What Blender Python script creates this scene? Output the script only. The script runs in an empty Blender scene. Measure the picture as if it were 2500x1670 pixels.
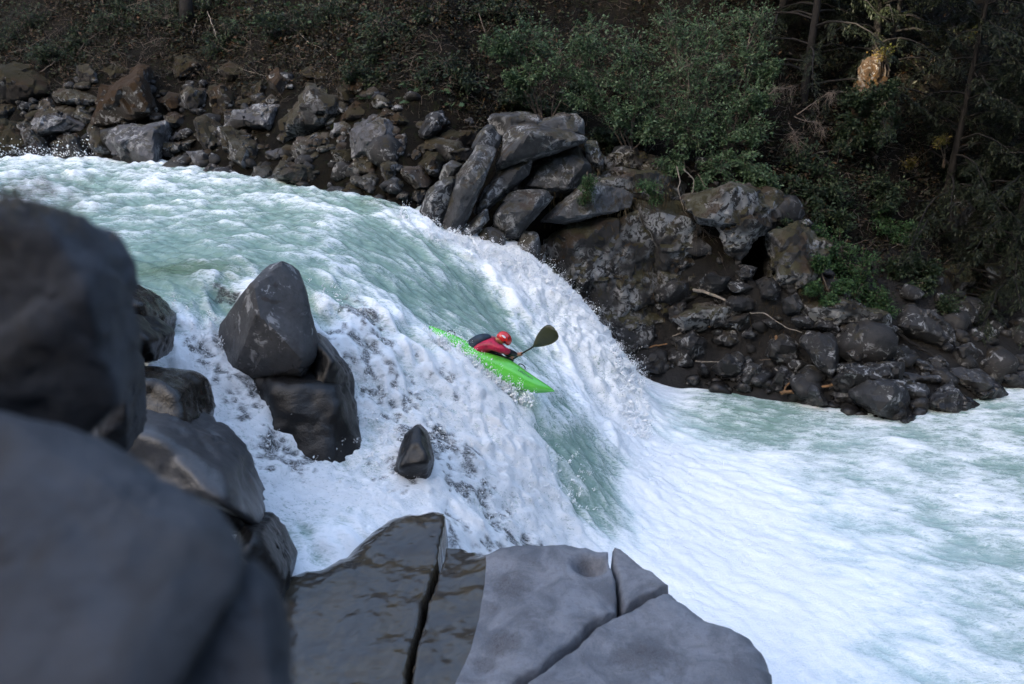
import bpy, bmesh, math, random
import numpy as np
from mathutils import Vector, Matrix

random.seed(7)
RNG = np.random.default_rng(11)
SC = bpy.context.scene
COL = SC.collection

# ---------------------------------------------------------------- camera
CAM = np.array([0.0, 0.0, 3.5])
PITCH = math.radians(20.0)
LENS = 28.0
FPX = 2500 * LENS / 36.0
cam_data = bpy.data.cameras.new('camera')
cam = bpy.data.objects.new('camera', cam_data)
COL.objects.link(cam)
cam.location = CAM
cam.rotation_euler = (math.radians(90) - PITCH, 0, 0)
cam_data.lens = LENS
cam_data.sensor_width = 36.0
cam_data.clip_start = 0.05
cam_data.clip_end = 500
cam_data.dof.use_dof = True
cam_data.dof.focus_distance = 15.0
cam_data.dof.aperture_fstop = 1.1
SC.camera = cam

# ---------------------------------------------------------------- sky and sun
SUN_EL = math.radians(20)
SUN_AZ = math.radians(222)         # clockwise from +Y: the sun stands behind the camera to its left, over the gorge wall
world = bpy.data.worlds.new('World')
SC.world = world
world.use_nodes = True
wn = world.node_tree
for n in list(wn.nodes):
    wn.nodes.remove(n)
sky = wn.nodes.new('ShaderNodeTexSky')
sky.sky_type = 'NISHITA'
sky.sun_disc = False
sky.sun_elevation = SUN_EL
sky.sun_rotation = SUN_AZ
sky.air_density = 1.0
sky.dust_density = 6.0
sky.ozone_density = 1.3
bg = wn.nodes.new('ShaderNodeBackground')
bg.inputs['Strength'].default_value = 0.13
wo = wn.nodes.new('ShaderNodeOutputWorld')
wn.links.new(sky.outputs[0], bg.inputs[0])
wn.links.new(bg.outputs[0], wo.inputs[0])

sun_data = bpy.data.lights.new('sun', 'SUN')
sun_data.energy = 4.0
sun_data.angle = math.radians(0.53)
sun_data.color = (1.0, 0.86, 0.66)
sun = bpy.data.objects.new('sun', sun_data)
COL.objects.link(sun)
SUN_DIR = np.array([math.sin(SUN_AZ) * math.cos(SUN_EL), math.cos(SUN_AZ) * math.cos(SUN_EL), math.sin(SUN_EL)])
sun.rotation_euler = Vector(-SUN_DIR).to_track_quat('-Z', 'Y').to_euler()
sun.location = (0, -20, 40)

SC.view_settings.view_transform = 'Standard'
SC.view_settings.look = 'None'
SC.view_settings.exposure = 2.88
SC.view_settings.gamma = 1.0
SC.view_settings.use_curve_mapping = False
SC.render.engine = 'CYCLES'
SC.cycles.use_denoising = True
SC.cycles.max_bounces = 10
SC.cycles.diffuse_bounces = 9
SC.cycles.glossy_bounces = 3
SC.cycles.transmission_bounces = 3
SC.cycles.caustics_reflective = False
SC.cycles.caustics_refractive = False

# ---------------------------------------------------------------- helpers
CP, SP = math.cos(PITCH), math.sin(PITCH)

def ray(u, v):
    x = (np.asarray(u, float) - 1250) / FPX
    w = -(np.asarray(v, float) - 835) / FPX
    return np.stack([x, CP + w * SP, -SP + w * CP], -1)

def P(u, v, y):
    """the point of the place seen at (u, v) of the survey picture, y metres ahead"""
    d = ray(u, v)
    t = y / d[..., 1]
    return CAM + d * np.expand_dims(t, -1) if np.ndim(t) else CAM + d * t

def PZ(u, v, z):
    d = ray(u, v)
    t = (z - CAM[2]) / d[2]
    return CAM + d * t

def _hash(i, j, k, seed):
    h = (i.astype(np.int64) * 374761393 + j.astype(np.int64) * 668265263 + k.astype(np.int64) * 2147483647 + seed * 974711) & 0xFFFFFFFF
    h = ((h ^ (h >> 13)) * 1274126177) & 0xFFFFFFFF
    h = (h ^ (h >> 16)) & 0xFFFFFFFF
    h = (h * 2246822519) & 0xFFFFFFFF
    h = h ^ (h >> 15)
    return h.astype(np.float64) / 0xFFFFFFFF * 2 - 1

def vnoise(p, seed=0):
    p = np.asarray(p, float)
    if p.shape[-1] == 2:
        p = np.concatenate([p, np.zeros(p.shape[:-1] + (1,)) + .37], -1)
    f = np.floor(p)
    i = f.astype(np.int64)
    t = p - f
    t = t * t * t * (t * (t * 6 - 15) + 10)
    x, y, z = i[..., 0], i[..., 1], i[..., 2]
    u, v, w = t[..., 0], t[..., 1], t[..., 2]
    def L(a, b, q):
        return a + (b - a) * q
    c = [[[_hash(x + a, y + b, z + d, seed) for d in (0, 1)] for b in (0, 1)] for a in (0, 1)]
    return L(L(L(c[0][0][0], c[1][0][0], u), L(c[0][1][0], c[1][1][0], u), v),
             L(L(c[0][0][1], c[1][0][1], u), L(c[0][1][1], c[1][1][1], u), v), w)

def fbm(p, octv=4, gain=.5, seed=0):
    p = np.asarray(p, float)
    a, s, n = 1.0, 0.0, 0.0
    for o in range(octv):
        s = s + a * vnoise(p, seed + o * 17)
        n += a
        a *= gain
        p = p * 2.03 + 11.3
    return s / n

def ridged(p, octv=4, gain=.5, seed=0):
    p = np.asarray(p, float)
    a, s, n = 1.0, 0.0, 0.0
    for o in range(octv):
        s = s + a * (1 - np.abs(vnoise(p, seed + o * 17)) * 2)
        n += a
        a *= gain
        p = p * 2.03 + 7.1
    return s / n

def sstep(a, b, x):
    t = np.clip((x - a) / (b - a), 0, 1)
    return t * t * (3 - 2 * t)

def mesh_obj(name, verts, faces, mat=None, parent=None, smooth=True, loc=None):
    me = bpy.data.meshes.new(name)
    verts = np.asarray(verts, float)
    if loc is not None:
        verts = verts - np.asarray(loc)
    if isinstance(faces, np.ndarray):
        nf, k = faces.shape
        me.vertices.add(len(verts))
        me.vertices.foreach_set('co', verts.ravel())
        me.loops.add(nf * k)
        me.loops.foreach_set('vertex_index', faces.ravel().astype(np.int32))
        me.polygons.add(nf)
        me.polygons.foreach_set('loop_start', np.arange(0, nf * k, k, dtype=np.int32))
        me.update(calc_edges=True)
    else:
        me.from_pydata([tuple(v) for v in verts], [], faces)
        me.update()
    if smooth:
        me.polygons.foreach_set('use_smooth', np.ones(len(me.polygons), dtype=bool))
    if mat is not None:
        me.materials.append(mat)
    o = bpy.data.objects.new(name, me)
    COL.objects.link(o)
    if loc is not None:
        o.location = loc
    if parent is not None:
        o.parent = parent
    return o

def attr(o, name, vals):
    a = o.data.attributes.new(name, 'FLOAT', 'POINT')
    a.data.foreach_set('value', np.asarray(vals, dtype=np.float32).ravel())

def tag(o, label=None, cat=None, group=None, kind=None):
    if label: o['label'] = label
    if cat: o['category'] = cat
    if group: o['group'] = group
    if kind: o['kind'] = kind
    return o

def empty(name, loc, label=None, cat=None, group=None):
    o = bpy.data.objects.new(name, None)
    COL.objects.link(o)
    o.location = loc
    o.empty_display_size = .1
    return tag(o, label, cat, group)

# ---------------------------------------------------------------- materials
def new_mat(name):
    m = bpy.data.materials.new(name)
    m.use_nodes = True
    nt = m.node_tree
    for n in list(nt.nodes):
        nt.nodes.remove(n)
    out = nt.nodes.new('ShaderNodeOutputMaterial')
    b = nt.nodes.new('ShaderNodeBsdfPrincipled')
    nt.links.new(b.outputs[0], out.inputs[0])
    return m, nt, b

class NT:
    """short hand for wiring shader nodes"""
    def __init__(s, nt): s.nt = nt
    def n(s, kind, **kw):
        x = s.nt.nodes.new(kind)
        for k, v in kw.items():
            if k == 'ins':
                for a, b in v.items():
                    if isinstance(b, bpy.types.NodeSocket): s.nt.links.new(b, x.inputs[a])
                    else: x.inputs[a].default_value = b
            else: setattr(x, k, v)
        return x
    def math(s, op, a, b=None, clamp=False):
        x = s.nt.nodes.new('ShaderNodeMath'); x.operation = op; x.use_clamp = clamp
        for i, q in enumerate((a, b)):
            if q is None: continue
            if isinstance(q, bpy.types.NodeSocket): s.nt.links.new(q, x.inputs[i])
            else: x.inputs[i].default_value = q
        return x.outputs[0]
    def mix(s, f, a, b, blend='MIX'):
        x = s.nt.nodes.new('ShaderNodeMix'); x.data_type = 'RGBA'; x.blend_type = blend
        for i, q in ((0, f), (6, a), (7, b)):
            if isinstance(q, bpy.types.NodeSocket): s.nt.links.new(q, x.inputs[i])
            elif i == 0: x.inputs[0].default_value = q
            else: x.inputs[i].default_value = (*q, 1) if len(q) == 3 else q
        return x.outputs[2]
    def noise(s, vec, scale, detail=4, rough=.55, dist=0.0):
        x = s.n('ShaderNodeTexNoise', ins={'Scale': scale, 'Detail': detail, 'Roughness': rough, 'Distortion': dist})
        s.nt.links.new(vec, x.inputs['Vector'])
        return x.outputs['Fac']
    def step(s, x, a, b):
        q = s.n('ShaderNodeMapRange', interpolation_type='SMOOTHSTEP', ins={'From Min': a, 'From Max': b})
        s.nt.links.new(x, q.inputs['Value'])
        return q.outputs[0]
    def link(s, a, b): s.nt.links.new(a, b)

def rock_mat(name, c1, c2, moss=.0, mosscol=(.045, .035, .012), lichen=.0, rough=.8, bump=.5, wetz=None, stain=.0, fine=1.0, spec=.3, dark=None):
    m, nt, b = new_mat(name)
    N = NT(nt)
    geo = N.n('ShaderNodeNewGeometry')
    oi = N.n('ShaderNodeObjectInfo')
    tc = N.n('ShaderNodeTexCoord')
    off = N.n('ShaderNodeVectorMath', operation='SCALE', ins={0: (37.0, 19.0, 53.0)})
    N.link(oi.outputs['Random'], off.inputs['Scale'])
    add = N.n('ShaderNodeVectorMath', operation='ADD')
    N.link(tc.outputs['Object'], add.inputs[0]); N.link(off.outputs[0], add.inputs[1])
    v = add.outputs[0]
    n1 = N.noise(v, 1.6 * fine, 6, .62, .4)
    n2 = N.noise(v, 9 * fine, 8, .7, .2)
    n3 = N.noise(v, 34 * fine, 4, .65)
    col = N.mix(N.step(n1, .3, .7), c1, c2)
    col = N.mix(N.math('MULTIPLY', N.step(n2, .42, .75), .55), col, tuple(x * .42 for x in c1))
    vv = N.math('ADD', N.math('MULTIPLY', oi.outputs['Random'], .7), .65)
    hv = N.n('ShaderNodeHueSaturation', ins={'Value': N.math('MULTIPLY', vv, .46), 'Color': col})
    col = hv.outputs[0]
    if stain:
        st = N.step(N.noise(v, .9 * fine, 7, .68, 1.2), .5, .62)
        col = N.mix(N.math('MULTIPLY', st, stain), col, (.035, .032, .03))
    sep = N.n('ShaderNodeSeparateXYZ'); N.link(geo.outputs['Normal'], sep.inputs[0])
    if lichen:
        l1 = N.step(N.noise(v, 5.0, 7, .72, .8), .56 - .1 * lichen, .64 - .1 * lichen)
        l2 = N.step(N.noise(v, 1.1, 3, .5), .4, .62)
        col = N.mix(N.math('MULTIPLY', N.math('MULTIPLY', l1, l2), .75), col, (.34, .34, .34))
    rg = N.math('ADD', rough - .12, N.math('MULTIPLY', n2, .25))
    if moss:
        up = N.step(sep.outputs['Z'], -.25, .75)
        ms = N.step(N.math('ADD', N.math('MULTIPLY', N.noise(v, 2.2, 8, .7, .6), 1.0), N.math('MULTIPLY', up, .30 * moss)), .62, .70)
        mc = N.mix(N.noise(v, 7, 4, .6), mosscol, tuple(x * .35 for x in mosscol))
        mc = N.mix(N.step(N.noise(v, 1.3, 3), .45, .65), mc, (.028, .016, .007))
        col = N.mix(N.math('MULTIPLY', ms, min(1., .55 + moss * .3)), col, mc)
    if wetz is not None:
        z0, z1 = wetz
        sp = N.n('ShaderNodeSeparateXYZ'); N.link(geo.outputs['Position'], sp.inputs[0])
        wz = N.math('ADD', sp.outputs['Z'], N.math('MULTIPLY', N.noise(v, 2.5, 4), .5))
        wet = N.math('SUBTRACT', 1.0, N.step(wz, z0 + .25, z1 + .25))
        col = N.mix(N.math('MULTIPLY', wet, .72), col, (.012, .011, .011))
        rg = N.math('SUBTRACT', rg, N.math('MULTIPLY', wet, rough - .22), clamp=True)
    N.link(col, b.inputs['Base Color'])
    N.link(rg, b.inputs['Roughness'])
    b.inputs['Specular IOR Level'].default_value = spec
    h = N.math('ADD', N.math('MULTIPLY', n2, .6), N.math('MULTIPLY', n3, .25))
    bp = N.n('ShaderNodeBump', ins={'Strength': bump, 'Distance': .06 / fine})
    N.link(h, bp.inputs['Height'])
    N.link(bp.outputs[0], b.inputs['Normal'])
    return m

def plain_mat(name, col, rough=.5, spec=.4, var=.15, vscale=6.0, bump=0.0, coat=0.0, col2=None, trans=None):
    m, nt, b = new_mat(name)
    N = NT(nt)
    tc = N.n('ShaderNodeTexCoord')
    nz = N.noise(tc.outputs['Object'], vscale, 4, .6)
    c2 = col2 if col2 else tuple(max(0, x * (1 - 2.2 * var)) for x in col)
    N.link(N.mix(N.step(nz, .35, .7), col, c2), b.inputs['Base Color'])
    b.inputs['Roughness'].default_value = rough
    b.inputs['Specular IOR Level'].default_value = spec
    b.inputs['Coat Weight'].default_value = coat
    b.inputs['Coat Roughness'].default_value = .08
    if bump:
        bp = N.n('ShaderNodeBump', ins={'Strength': bump, 'Distance': .02})
        N.link(nz, bp.inputs['Height']); N.link(bp.outputs[0], b.inputs['Normal'])
    return m

def leaf_mat(name, c1, c2, c3=None, trans=.25, rough=.55, scale=1.3):
    m, nt, b = new_mat(name)
    N = NT(nt)
    geo = N.n('ShaderNodeNewGeometry')
    nz = N.noise(geo.outputs['Position'], scale, 3, .6)
    rnd = geo.outputs['Random Per Island']
    col = N.mix(N.step(nz, .35, .65), c1, c2)
    if c3:
        col = N.mix(N.step(rnd, .72, .95), col, c3)
    hv = N.n('ShaderNodeHueSaturation', ins={'Value': N.math('ADD', N.math('MULTIPLY', rnd, .75), .45), 'Color': col})
    N.link(hv.outputs[0], b.inputs['Base Color'])
    b.inputs['Roughness'].default_value = rough
    b.inputs['Specular IOR Level'].default_value = .3
    tr = N.n('ShaderNodeBsdfTranslucent')
    N.link(hv.outputs[0], tr.inputs[0])
    ms = N.n('ShaderNodeMixShader', ins={0: trans})
    out = [n for n in nt.nodes if n.type == 'OUTPUT_MATERIAL'][0]
    N.link(b.outputs[0], ms.inputs[1]); N.link(tr.outputs[0], ms.inputs[2]); N.link(ms.outputs[0], out.inputs[0])
    return m
# ================================================================ the river: one height field for rapids, falls and pool
POOL = -4.5
WZ = [  # x, y, z of the running water
 (-34,36,.3),(-34,14,.3),(-24,33,.2),(-24,16,.2),(-18,28,.14),(-18,16,.1),(-11,26,.07),(-11,18,.08),(-11,13,.06),(-8,20,.06),(-8,24.5,.03),
 (-6.6,23,0),(-6,18,.04),(-6,13.5,.02),(-4.5,20.8,0),(-4.7,15,.02),(-3.4,20.5,-.06),(-5.4,16.5,.06),(-7.5,15,.05),
 (-3,19.5,-.12),(-3.3,17,-.12),(-3.7,14.6,-.12),(-4.1,13.3,-.06),(-2.9,18.2,-.2),
 (-1.88,19,-.52),(-1.0,18.9,-.85),(.39,18.7,-1.45),(1.2,18.4,-1.95),(1.96,18.1,-2.6),(2.55,18.3,-3.3),(3.1,18.8,-4.45),(3.5,17.6,-4.5),(1.5,19.8,-2.1),(0,20,-1.1),(3,20.5,-4.5),
 (2.2,17.2,-2.9),(2.8,16.8,-3.9),(3.4,16.2,-4.45),
 (-2.2,17.4,-.62),(-1.4,17.2,-1.05),(-.6,17,-1.68),(.5,16.6,-2.58),(1.5,16.2,-3.55),(2.3,15.7,-4.2),(3.1,15,-4.5),
 (-2.6,16,-.55),(-1.8,15.7,-1.05),(-.5,15,-1.75),(.5,14.4,-2.5),(1.3,13.7,-3.4),(2.0,13.1,-4.2),(2.7,12.6,-4.5),
 (-2.6,14.4,-.6),(-1.5,13.75,-1.28),(-1.3,13.15,-1.36),(-.75,13.03,-1.69),(-.4,13.6,-1.95),(-.2,12.98,-2.08),(.3,12.95,-2.62),(.75,13.3,-3.0),(1.2,12.8,-3.5),(1.6,12.2,-4.15),
 (-3.0,13,-.42),(-2.4,12.4,-1.05),(-2.2,11.5,-1.75),(-1.3,12.2,-1.85),(-1.5,10.7,-2.2),(-.3,12,-2.6),(-.5,10.5,-2.9),(.6,12,-3.3),(.9,11.3,-3.9),(.5,10,-4.0),(1.6,10.7,-4.4),(0,9.3,-3.7),(-.9,9.6,-2.75),(-1.3,9.2,-2.5),
 (-2.75,9.3,-2.12),(-2.1,8.9,-2.1),(-3.2,9.65,-1.88),(-1.9,9.9,-2.22),(-2.6,10.4,-1.92),(-2.95,10.55,-1.8),(-2.6,8.3,-2.2),(-2.0,10.8,-1.98),
 (-5,12.1,-.1),(-4.7,11.3,-.72),(-4.25,10.6,-1.1),(-3.6,9.95,-1.58),(-6,11.6,-.15),(-6,12.6,0),(-8,11,0),(-5.4,10,-1.0),(-3.9,11.6,-.9),
 (3,11,POOL),(2,8,POOL),(4,14,POOL),(5,18,POOL),(5,10,POOL),(8,15,POOL),(8,8,POOL),(12,17,POOL),(12,8,POOL),(20,20,POOL),(20,5,POOL),(34,22,POOL),(34,4,POOL),(3,4,POOL),(2.3,6.5,POOL),(1.3,9,-4.45),(12,24,POOL),(5,22,POOL),(34,30,POOL),(0,6,POOL),(-1,7.3,-3.6)]
WF = [  # x, y, share of foam, roughness of the surface in metres
 (-34,36,.7,.07),(-34,14,.6,.06),(-18,28,.62,.09),(-18,18,.52,.07),(-11,25.5,.48,.07),(-11,18,.45,.06),(-8,22,.50,.07),(-11,13,.3,.05),(-6,20,.48,.06),(-6,16.5,.38,.06),(-5,13.8,.12,.05),(-6.5,13,.08,.05),(-7.5,15,.28,.05),
 (-3.5,20.4,.30,.06),(-4,18.5,.5,.05),(-3.5,16,.44,.05),(-3.6,14.2,.45,.05),(-3.1,17.5,.36,.04),
 (-2.5,19.3,.55,.06),(-2.2,19.1,.9,.12),(-1,18.9,1.0,.15),(.4,18.6,1.05,.2),(1.96,18.1,1.05,.22),(2.7,17.6,1.0,.2),(2.9,18.6,1.0,.2),
 (-2.1,17.5,.28,.05),(-1.3,17.3,.26,.05),(-.6,16.8,.34,.06),(-.4,17.5,.72,.12),(.3,16.4,.45,.08),(.7,17.1,.85,.16),(1.2,16.0,.66,.12),(.7,15.4,.5,.07),(1.9,16.2,.95,.18),(2.4,15.4,1,.22),
 (-2.4,15.6,.32,.04),(-1.6,15.6,.26,.04),(-.6,15,.28,.04),(.3,14.6,.36,.05),(1.0,14.2,.40,.06),(1.35,13.5,.34,.05),(1.7,12.7,.36,.05),
 (-2.2,14.3,.45,.06),(-1.3,13.85,.55,.06),(-.3,13.4,.9,.10),(.75,13.2,.62,.06),(1.0,12.95,.34,.04),(1.35,12.4,.34,.04),(1.7,11.9,.42,.05),(1.9,11.4,.7,.07),(2.3,12.9,.95,.1),(.4,12.4,.95,.14),(.9,11.8,.95,.12),
 (-3,13.1,.62,.08),(-2.4,12.4,.84,.16),(-2,11.3,.86,.18),(-1.3,12.1,.9,.17),(-.5,11.2,.95,.17),(.5,11,1.0,.16),(-.5,10,.88,.15),(.5,9.8,.85,.13),(-1.3,9.6,.88,.13),
 (-2.75,9.3,1.02,.08),(-2.3,9.5,1.0,.08),(-3.0,9.0,1.0,.07),(-2,9.2,.9,.06),(-2.1,8.7,.75,.04),(-2.7,8.6,.8,.04),(-2.6,10.2,.85,.1),
 (-5,12,.75,.10),(-4.6,11.2,.95,.14),(-4.2,10.6,.95,.13),(-3.5,9.9,.90,.12),(-5.9,11.8,.12,.05),(-5.4,12.9,.2,.05),
 (2.4,11,1.15,.10),(3,13,1.15,.13),(3.6,15,1.02,.13),(4.2,11,1.08,.09),(4.4,13,1.0,.1),(3.4,9.5,1.1,.09),(4,17.5,.55,.06),(5,18,.36,.06),(4.7,16,.52,.07),(6,14,.62,.07),(5.5,12,.78,.07),(8,15.8,.56,.07),(8,12,.56,.07),(3.2,8,.9,.08),(5,8.5,.72,.07),(8,8.5,.46,.06),(10.5,16,.46,.06),(12,12,.46,.06),(12,18,.5,.06),(34,20,.6,.06),(20,5,.6,.06),(2,6,.8,.07)]
WD = [  # x, y, heading of the current in degrees
 (-34,25,-22),(-18,25,-28),(-18,16,-12),(-11,24,-34),(-11,16,-10),(-6,21,-42),(-6,16,-16),(-6,13,-8),(-3.5,19.5,-38),(-3,16,-22),(-4,14,-20),
 (-1.5,18.7,-20),(.5,18.3,-22),(2,17.5,-28),(-1.6,15.8,-30),(0,14.8,-38),(1.3,13.6,-48),(1.8,12.2,-55),(-1.2,13.6,-22),(.6,13.2,-38),
 (-2.4,12.2,-58),(-1.2,11,-52),(.3,10.6,-40),(-5,12,-45),(-4.3,10.7,-55),(-3.2,9.6,-50),(-2.4,9,-40),(-1.8,8.6,-60),
 (3.5,15,-38),(3,12,-48),(6,16,-22),(6,12,-30),(9,9,-30),(10,15,-8),(14,17,8),(14,10,-14),(34,20,0),(34,5,0),(3,7,-60)]

def rbf(ctrl, smooth=1e-3):
    c = np.asarray(ctrl, float)
    X, V = c[:, :2], c[:, 2:]
    n = len(X)
    K = np.linalg.norm(X[:, None] - X[None], axis=-1) + np.eye(n) * smooth
    A = np.zeros((n + 1, n + 1)); A[:n, :n] = K; A[:n, n] = 1; A[n, :n] = 1
    B = np.zeros((n + 1, V.shape[1])); B[:n] = V
    W = np.linalg.solve(A, B)
    def f(q):
        q = np.asarray(q, float)
        sh = q.shape[:-1]
        q = q.reshape(-1, 2)
        out = np.zeros((len(q), V.shape[1])) + W[n]
        for k in range(n):
            out += np.hypot(q[:, 0] - X[k, 0], q[:, 1] - X[k, 1])[:, None] * W[k]
        return out.reshape(sh + (V.shape[1],))
    return f

fz, ff, fd = rbf(WZ, .02), rbf(WF), rbf(WD)

# coarse lattice for the smooth fields, fine lattice for the streaks
LX0, LX1, LY0, LY1, LS = -34.0, 34.0, 4.0, 36.0, .16
cx = np.arange(LX0, LX1 + LS, LS); cy = np.arange(LY0, LY1 + LS, LS)
CG = np.stack(np.meshgrid(cx, cy, indexing='ij'), -1)
def blur(a, k=1):
    for _ in range(k):
        b = np.pad(a, 1, mode='edge')
        a = (b[1:-1, 1:-1] * 4 + (b[2:, 1:-1] + b[:-2, 1:-1] + b[1:-1, 2:] + b[1:-1, :-2]) * 2 + b[2:, 2:] + b[:-2, :-2] + b[2:, :-2] + b[:-2, 2:]) / 16
    return a
CZ = blur(fz(CG)[..., 0], 2)
_f = ff(CG)
CF, CA = blur(np.clip(_f[..., 0], 0, 1.15), 1), np.clip(_f[..., 1], .02, .4)
_d = np.radians(fd(CG)[..., 0])
CDX, CDY = np.cos(_d), np.sin(_d)

def samp(a, q, x0, y0, s):
    i = np.clip((q[..., 0] - x0) / s, 0, a.shape[0] - 1.001); j = np.clip((q[..., 1] - y0) / s, 0, a.shape[1] - 1.001)
    i0 = i.astype(int); j0 = j.astype(int); u = i - i0; v = j - j0
    return (a[i0, j0] * (1 - u) + a[i0 + 1, j0] * u) * (1 - v) + (a[i0, j0 + 1] * (1 - u) + a[i0 + 1, j0 + 1] * u) * v
def cs(a, q): return samp(a, q, LX0, LY0, LS)
def water_z(x, y): return cs(CZ, np.stack([np.asarray(x, float), np.asarray(y, float)], -1))

# streaks: noise smeared along the current
FX0, FY0, FS = -22.0, 4.6, .04
gx = np.arange(FX0, 18.0, FS); gy = np.arange(FY0, 29.5, FS)
FG = np.stack(np.meshgrid(gx, gy, indexing='ij'), -1)
def smear(src, steps, h):
    acc = src.copy(); wsum = 1.0
    for sgn in (-1, 1):
        q = FG.copy()
        for k in range(steps):
            q = q + sgn * h * np.stack([cs(CDX, q), cs(CDY, q)], -1)
            w = 1 - (k + 1) / (steps + 1)
            acc += w * samp(src, q, FX0, FY0, FS); wsum += w
    acc /= wsum
    return (acc - acc.mean()) / acc.std()
warp = np.stack([fbm(FG * .9, 3, seed=5), fbm(FG * .9, 3, seed=6)], -1) * .25
s_big = smear(fbm((FG + warp) * 1.3, 3, seed=1), 7, .075)
s_mid = smear(fbm((FG + warp) * 3.6, 3, .6, seed=2), 7, .036)
s_fin = smear(vnoise((FG + warp * .5) * 9.5, seed=3) + .7 * vnoise(FG * 19, seed=4), 5, .028)
warp2 = np.stack([fbm(FG * 2.3, 3, seed=15), fbm(FG * 2.3, 3, seed=16)], -1)
turb = fbm(FG * 1.5 + warp * 1.5, 4, .55, seed=9)
bil = np.abs(fbm(FG * 3.4 + warp2 * .5, 2, .5, seed=10)) * 2.2 - .5           # rounded lumps
rid = ridged(FG * 4.2 + warp2 * .6, 3, .6, seed=12)                              # thrown crests
rid2 = ridged(FG * 11.0 + warp2 * .9, 2, .6, seed=22)
grain = vnoise(FG * 21.0, seed=25)
lobe = fbm(FG * .75 + warp, 3, .5, seed=28)

def lines(*seg):
    out = []
    for a, b, n in seg:
        out.append(np.linspace(a, b, n, endpoint=False))
    return np.concatenate(out + [np.array([seg[-1][1]])])
mx = lines((-34, -22, 40), (-22, -14, 90), (-14, -6, 150), (-6, 4.2, 330), (4.2, 9, 110), (9, 15, 100), (15, 34, 60))
my = lines((4.6, 8.4, 60), (8.4, 14, 170), (14, 20.6, 150), (20.6, 29, 130), (29, 36, 20))
MG = np.stack(np.meshgrid(mx, my, indexing='ij'), -1)
def fs(a): return samp(a, MG, FX0, FY0, FS)
F, AMP, Z0 = cs(CF, MG), cs(CA, MG), cs(CZ, MG)
B_, M_, S_, T_, L_, R_, R2_, G_, LB_ = fs(s_big), fs(s_mid), fs(s_fin), fs(turb), fs(bil), fs(rid), fs(rid2), fs(grain), fs(lobe)
white = sstep(.74, .98, F)
inpool = sstep(POOL + .55, POOL + .15, Z0)
white_c = white * (1 - .75 * inpool)               # torn, crisp white water; the pool's foam is soft
calm = 1 - white
PL_ = inpool * (1 - white_c)
H = AMP * (1 - white_c) * (1 - .72 * inpool) * (.62 * B_ + .40 * M_ + .18 * S_ + .40 * (R_ - .15)) + AMP * white_c * (1.3 * LB_ + .65 * T_ + .45 * L_ + .26 * np.maximum(R_ - .1, -.3) + .22 * np.maximum(R2_, -.3) + .14 * G_)
H += .008 * S_ * (1 - white_c) * (1 - .5 * inpool)
gxs, gys = np.gradient(Z0, mx, axis=0), np.gradient(Z0, my, axis=1)
nl = np.sqrt(1 + gxs ** 2 + gys ** 2)
ZW = Z0 + H / nl
WXY = MG - np.stack([gxs, gys], -1) * (H / nl)[..., None]      # displaced along the surface normal
fo_calm = (F - .5 - .05 * (1 - inpool)) * 1.7 + (.20 * B_ + .17 * M_ + .13 * S_) * (1 - .35 * inpool) + .14 * (R_ - .2) + .22 * T_
fo_white = (F - .5) * 1.45 + .35 * LB_ + .20 * (R_ - .2) + .16 * (R2_ - .1) + .22 * T_ + .06 * G_
foam = sstep(-.72, 1.08, fo_calm * (1 - white_c) + fo_white * white_c)
# thin veils where the black rock under the side falls shows through
ROCKY = [(-2.25, 11.7, .28), (-1.75, 11.2, .30), (-1.2, 11.3, .26), (-.95, 10.75, .22), (-1.75, 12.3, .2), (-2.4, 12.9, .25), (-.35, 9.55, .30), (.0, 9.7, .2), (-3.4, 10.1, .22), (-3.0, 10.3, .3), (-3.85, 10.3, .2), (-2.0, 9.95, .16), (-1.55, 13.05, .16), (-4.7, 12.4, .25)]
veil = np.zeros_like(F)
for (rx, ry, rr) in ROCKY:
    veil = np.maximum(veil, np.exp(-((MG[..., 0] - rx) ** 2 + (MG[..., 1] - ry) ** 2) / (rr * rr)))
vzone = np.zeros_like(F)
for (rx, ry, ra) in ((-2.3, 12.3, .7), (-1.9, 11.5, .8), (-1.2, 11.2, .8), (-.6, 10.6, .7), (-.5, 9.6, .6), (-3.9, 10.6, .7), (-3.2, 10.1, .7), (-4.5, 11.4, .5), (-2.6, 13.0, .5), (-1.6, 10.2, .5), (.2, 10.2, .5), (-1.3, 12.6, .5)):
    vzone = np.maximum(vzone, np.exp(-((MG[..., 0] - rx) ** 2 + (MG[..., 1] - ry) ** 2) / (ra * ra)))
zs = lambda q: (q - q.mean()) / q.std()
vn = -.20 * zs(R_) - .14 * zs(R2_) + .14 * zs(T_) + .06 * zs(G_)
veil = np.maximum(sstep(.55, .85, veil * .85 + vn) * sstep(.1, .4, veil), .95 * sstep(.66, .98, vzone * .88 + vn) * sstep(.15, .45, vzone))
NXW, NYW = len(mx), len(my)
idx = np.arange(NXW * NYW).reshape(NXW, NYW)
wq = np.stack([idx[:-1, :-1], idx[1:, :-1], idx[1:, 1:], idx[:-1, 1:]], -1).reshape(-1, 4)

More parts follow.
